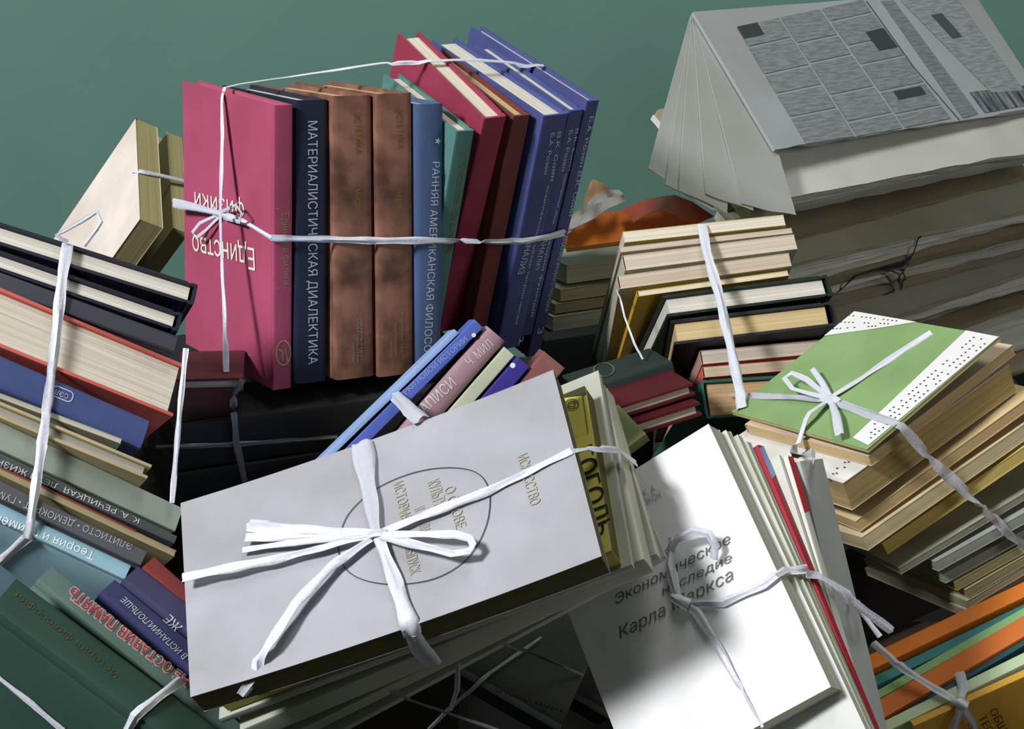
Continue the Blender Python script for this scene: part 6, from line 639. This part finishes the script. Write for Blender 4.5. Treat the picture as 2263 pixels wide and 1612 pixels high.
'K':[('strand',[[.2364,-.2036,.2036,-.27,-.24,.93],[.2393,-.2069,.2022,-.27,-.24,.93],[.2422,-.2102,.2008,-.27,-.24,.93],[.2451,-.2135,.1994,-.1,-.64,.76],[.249,-.2179,.1962,-.1,-.63,.77],[.2509,-.22,.1966,-.1,-.63,.77],[.2537,-.2232,.1952,-.29,-.24,.93],[.2565,-.2262,.1944,-.32,-.25,.92],[.2595,-.2291,.1936,-.34,-.26,.9],[.2623,-.2321,.1928,-.35,-.26,.9],[.2652,-.235,.192,-.36,-.26,.9],[.2681,-.238,.1912,-.36,-.26,.9],[.271,-.241,.1906,-.34,-.26,.91],[.274,-.244,.1901,-.32,-.25,.91],[.2769,-.2471,.1895,-.29,-.24,.93],[.2798,-.2501,.1889,-.28,-.24,.93],[.2826,-.2531,.1883,-.27,-.24,.93]],.0055,.0055,1),('strand',[[.2826,-.2531,.1883,.01,-.84,.55],[.2871,-.2533,.1808,.14,-.95,.28],[.2909,-.2509,.1749,.29,-.95,-.16],[.2946,-.2485,.1689,.29,-.95,-.16],[.2969,-.2469,.1634,.29,-.95,-.16],[.2991,-.2453,.1579,.29,-.95,-.16],[.3014,-.2436,.1524,.29,-.95,-.16]],.005,.005,1),('strand',[[.2878,-.2284,.196,-.36,-.26,.9],[.2872,-.2358,.1948,-.34,-.26,.91],[.2869,-.2428,.1934,-.31,-.25,.92],[.2846,-.2482,.1913,-.28,-.24,.93],[.2824,-.2535,.1891,-.11,-.64,.76],[.2826,-.2557,.1813,.14,-.95,.28],[.2816,-.2549,.1758,.29,-.95,-.16],[.2807,-.254,.1703,.29,-.95,-.16],[.2797,-.2532,.1647,.29,-.95,-.16]],.006,.006,1),('knot',[[.2792,-.2502,.189,-.27,-.24,.93],[.2813,-.2543,.1905,-.11,-.64,.76],[.2872,-.2555,.1868,.01,-.84,.55]],.006,.007,0)],
'M':[('strand',[[-.0302,-.3558,.2753,.2,-.91,-.37],[-.0302,-.357,.2718,.18,-.91,-.37],[-.0303,-.3583,.2684,.18,-.91,-.37],[-.0304,-.3596,.265,.15,-.92,-.36],[-.0305,-.3608,.2615,.15,-.92,-.36],[-.0318,-.3621,.2579,.15,-.92,-.36],[-.0332,-.3635,.2542,.15,-.92,-.36],[-.0345,-.3648,.2506,.15,-.92,-.36]],.003,.003,0),('strand',[[.0204,-.146,.1751,.31,-.68,.66],[.0163,-.1492,.1738,.31,-.68,.66],[.0123,-.1524,.1724,.31,-.68,.66],[.0083,-.1555,.1711,.31,-.68,.66],[.0043,-.1586,.1697,.31,-.68,.66],[.0003,-.1617,.1684,.31,-.68,.66],[-.0036,-.1648,.1671,.31,-.68,.66],[-.0076,-.1679,.1658,.31,-.68,.66],[-.0115,-.171,.1645,.31,-.68,.66],[-.0154,-.174,.1632,.31,-.68,.66],[-.0187,-.177,.1616,.31,-.68,.66],[-.0219,-.18,.16,.09,-.93,.35],[-.0263,-.1813,.1556,-.23,-.95,-.2],[-.0296,-.1818,.1526,-.23,-.95,-.2],[-.0318,-.1823,.1514,.09,-.93,.35],[-.0351,-.1829,.1484,.31,-.68,.66],[-.0385,-.1835,.1454,.31,-.68,.66],[-.0418,-.184,.1424,.31,-.68,.66],[-.0456,-.1848,.1386,.31,-.68,.66],[-.0493,-.1855,.1348,.31,-.68,.66],[-.0531,-.1862,.131,.31,-.68,.66],[-.0569,-.187,.1273,.31,-.68,.66]],.0026,.0026,0),('strand',[[-.0689,-.3545,.2555,-.21,-.94,.28],[-.0664,-.3542,.256,-.33,-.79,.51],[-.063,-.3546,.2549,-.3,-.8,.51],[-.0586,-.3557,.252,-.03,-1.0,.01],[-.0553,-.3561,.251,.18,-.91,-.37],[-.0519,-.3565,.2498,.15,-.92,-.36],[-.0485,-.357,.2487,.15,-.92,-.36],[-.045,-.3574,.2476,.15,-.92,-.36],[-.0416,-.3578,.2465,.15,-.92,-.36],[-.0382,-.3582,.2453,.15,-.92,-.36],[-.0348,-.3586,.2442,.15,-.92,-.36],[-.0314,-.359,.2431,.15,-.92,-.36],[-.028,-.3594,.242,.15,-.92,-.36],[-.0245,-.3598,.2409,.15,-.92,-.36],[-.0211,-.3602,.2398,.15,-.92,-.36],[-.0177,-.3606,.2387,.15,-.92,-.36],[-.0142,-.361,.2377,.15,-.92,-.36],[-.0108,-.3614,.2366,.15,-.92,-.36],[-.0074,-.3618,.2355,.15,-.92,-.36],[-.004,-.3622,.2344,.15,-.92,-.36]],.0022,.0022,0),('strand',[[-.0041,-.3445,.2807,.24,-.89,-.38],[-.0005,-.3371,.2748,.24,-.89,-.38],[.0033,-.3236,.2655,.3,-.95,-.04],[.0072,-.3093,.2575,.33,-.87,.36],[.0112,-.2949,.2476,.31,-.68,.66],[.0154,-.28,.2373,.31,-.68,.66],[.0196,-.2646,.2267,.31,-.68,.66],[.0241,-.2481,.2153,.31,-.68,.66],[.0288,-.2311,.2034,.31,-.68,.66],[.0337,-.2134,.1911,.31,-.68,.66],[.0388,-.195,.1783,.31,-.68,.66],[.044,-.1759,.1651,.31,-.68,.66],[.0495,-.156,.1512,.31,-.68,.66]],.0022,.0022,0)]}

ROOT = {}
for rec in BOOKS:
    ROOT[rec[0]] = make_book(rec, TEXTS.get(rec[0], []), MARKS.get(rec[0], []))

TIE_LABEL = {
 'A': ('tie_ribbon', 'white plastic tie knotted on the magenta book around the upright row'),
 'B': ('tie_ribbon', 'white plastic tie running down the left stack of books'),
 'S': ('tie_ribbon', 'white plastic tie across the dark green book in the lower left corner'),
 'C': ('tie_ribbon', 'white tie around the leaning cream paperback at the back'),
 'D': ('tie_ribbon', 'greyish tie crossing on the black ledgers'),
 'E': ('tie_ribbon', 'short bright white band on the slanted blue bundle'),
 'F': ('tie_ribbon', 'white plastic tie with a bow on the front grey paperback'),
 'G': ('tie_ribbon', 'clear white tie knotted on the white paperback'),
 'H': ('tie_ribbon', 'white tie running down the middle stack of page edges'),
 'J': ('tie_ribbon', 'white tie with a bow on the green covered paperback'),
 'I': ('twine', 'dark green frayed twine around the newspaper pile'),
 'K': ('tie_ribbon', 'translucent tie crossing the magazines in the lower right corner'),
 'M': ('tie_ribbon', 'thin grey tie crossing on the dark book with red lettering'),
}
for k, strands in TIES.items():
    nm, lab = TIE_LABEL[k]
    base = Vector(strands[0][1][0][:3])
    root = thing(nm, lab, 'string', base)
    for i, (part, pts, w0, w1, film) in enumerate(strands):
        pts = [[p[0] - base.x, p[1] - base.y, p[2] - base.z] + p[3:] for p in pts]
        m = mat_tape(0, (40, 66, 64)) if k == 'I' else mat_tape(film, (128, 132, 130)) if k in 'MD' else mat_tape(film)
        link(part, ribbon_bm(pts, w0, w1, i * 7 + ord(k)), m, root, 60)

# ------------------------------------------------------------------ loose paper behind the blue volumes
def sheet_bm(rows, sub=3, th=0.0005, origin=None):
    R = [[Vector(p) - origin for p in r] for r in rows]
    bm = bmesh.new(); g = [[bm.verts.new(p) for p in r] for r in R]
    for i in range(len(g) - 1):
        for j in range(len(g[0]) - 1): bm.faces.new((g[i][j], g[i][j + 1], g[i + 1][j + 1], g[i + 1][j]))
    bmesh.ops.subdivide_edges(bm, edges=bm.edges[:], cuts=sub, smooth=0.6, use_grid_fill=True)
    bmesh.ops.recalc_face_normals(bm, faces=bm.faces)
    bmesh.ops.solidify(bm, geom=bm.faces[:], thickness=th)
    return bm

FLAP = [[[.10157,.33849,.35273],[.12033,.3412,.36018],[.13702,.34248,.3637],[.15037,.34291,.36488],[.16622,.34077,.359],[.18624,.3362,.34646]],[[.10577,.32181,.35076],[.12168,.32456,.35833],[.13572,.32584,.36182],[.14853,.32527,.36027],[.16154,.32336,.35503],[.17559,.32032,.34668]],[[.10987,.30517,.3489],[.12297,.30797,.35659],[.13443,.30923,.36005],[.1467,.30769,.35582],[.15693,.30601,.35121],[.16512,.30447,.34698]]]
CRUMPLED = [[[.05443,.3362,.34646],[.06569,.32977,.35803],[.07804,.34763,.36324],[.08849,.33473,.37166],[.09865,.34434,.3688]],[[.05226,.31969,.34494],[.06507,.33193,.34933],[.07681,.32048,.36174],[.09002,.33733,.36417],[.10184,.32845,.36901]],[[.05045,.31203,.33852],[.06281,.30433,.34659],[.07623,.3211,.34882],[.08765,.31422,.35915],[.10465,.33133,.36231]]]
TORN = [[[.07305,.36169,.37261],[.076,.36255,.37499],[.08568,.36082,.37024]],[[.06737,.35135,.35884],[.07867,.36058,.36079],[.09284,.3591,.36549]],[[.06465,.34162,.34673],[.07492,.34819,.35016],[.08611,.35506,.35441]]]
orange = ROOT['L1']
base = Vector(FLAP[1][2])
flap = link('curled_cover', sheet_bm(FLAP, 3, 0.0006, base), mat_cover((232, 92, 60), 1), None, 60)
flap.parent = orange
bpy.context.view_layer.update()
flap.matrix_parent_inverse = orange.matrix_world.inverted()
flap.location = base
flap['label'] = 'red orange curled cover flap'
for nm, rows, col, lab in (('crumpled_paper', CRUMPLED, (232, 226, 224), 'crumpled white paper lying on the orange paperback beside the blue volumes'),
                           ('torn_paper', TORN, (226, 184, 138), 'torn tan paper corner sticking up behind the crumpled white paper')):
    base = Vector(rows[1][1])
    ob = link(nm, sheet_bm(rows, 3, 0.0005, base), mat_cover(col), None, 50)
    ob.location = base
    ob['label'] = lab; ob['category'] = 'paper'

# ------------------------------------------------------------------ cardboard boxes the heap is resting on
for x0, x1, y0, y1, z in [[-.316,-.044,.004,.216,.209],[-.426,-.294,-.196,-.034,.16],[-.416,-.304,.204,.356,.205],[.104,.256,.064,.236,.067],[.244,.396,-.076,.076,.067],[.264,.496,.304,.476,.165],[.034,.136,.304,.396,.178],[.064,.196,-.236,-.124,.087]]:
    r = thing('cardboard_box', 'plain dark cardboard box underneath the heap of tied books', 'box', ((x0 + x1) / 2, (y0 + y1) / 2, -0.03), (0, 0, 0), 'cardboard boxes under the heap')
    w, h, t = (x1 - x0) / 2, (y1 - y0) / 2, z + 0.03
    lid = min(0.03, t * 0.3)
    link('body', box_bm(-w + 0.002, w - 0.002, -h + 0.002, h - 0.002, 0.0, t - lid), mat_cover((58, 48, 40)), r, 30)
    link('lid', box_bm(-w, w, -h, h, t - lid + 0.0005, t), mat_cover((62, 52, 44)), r, 30)
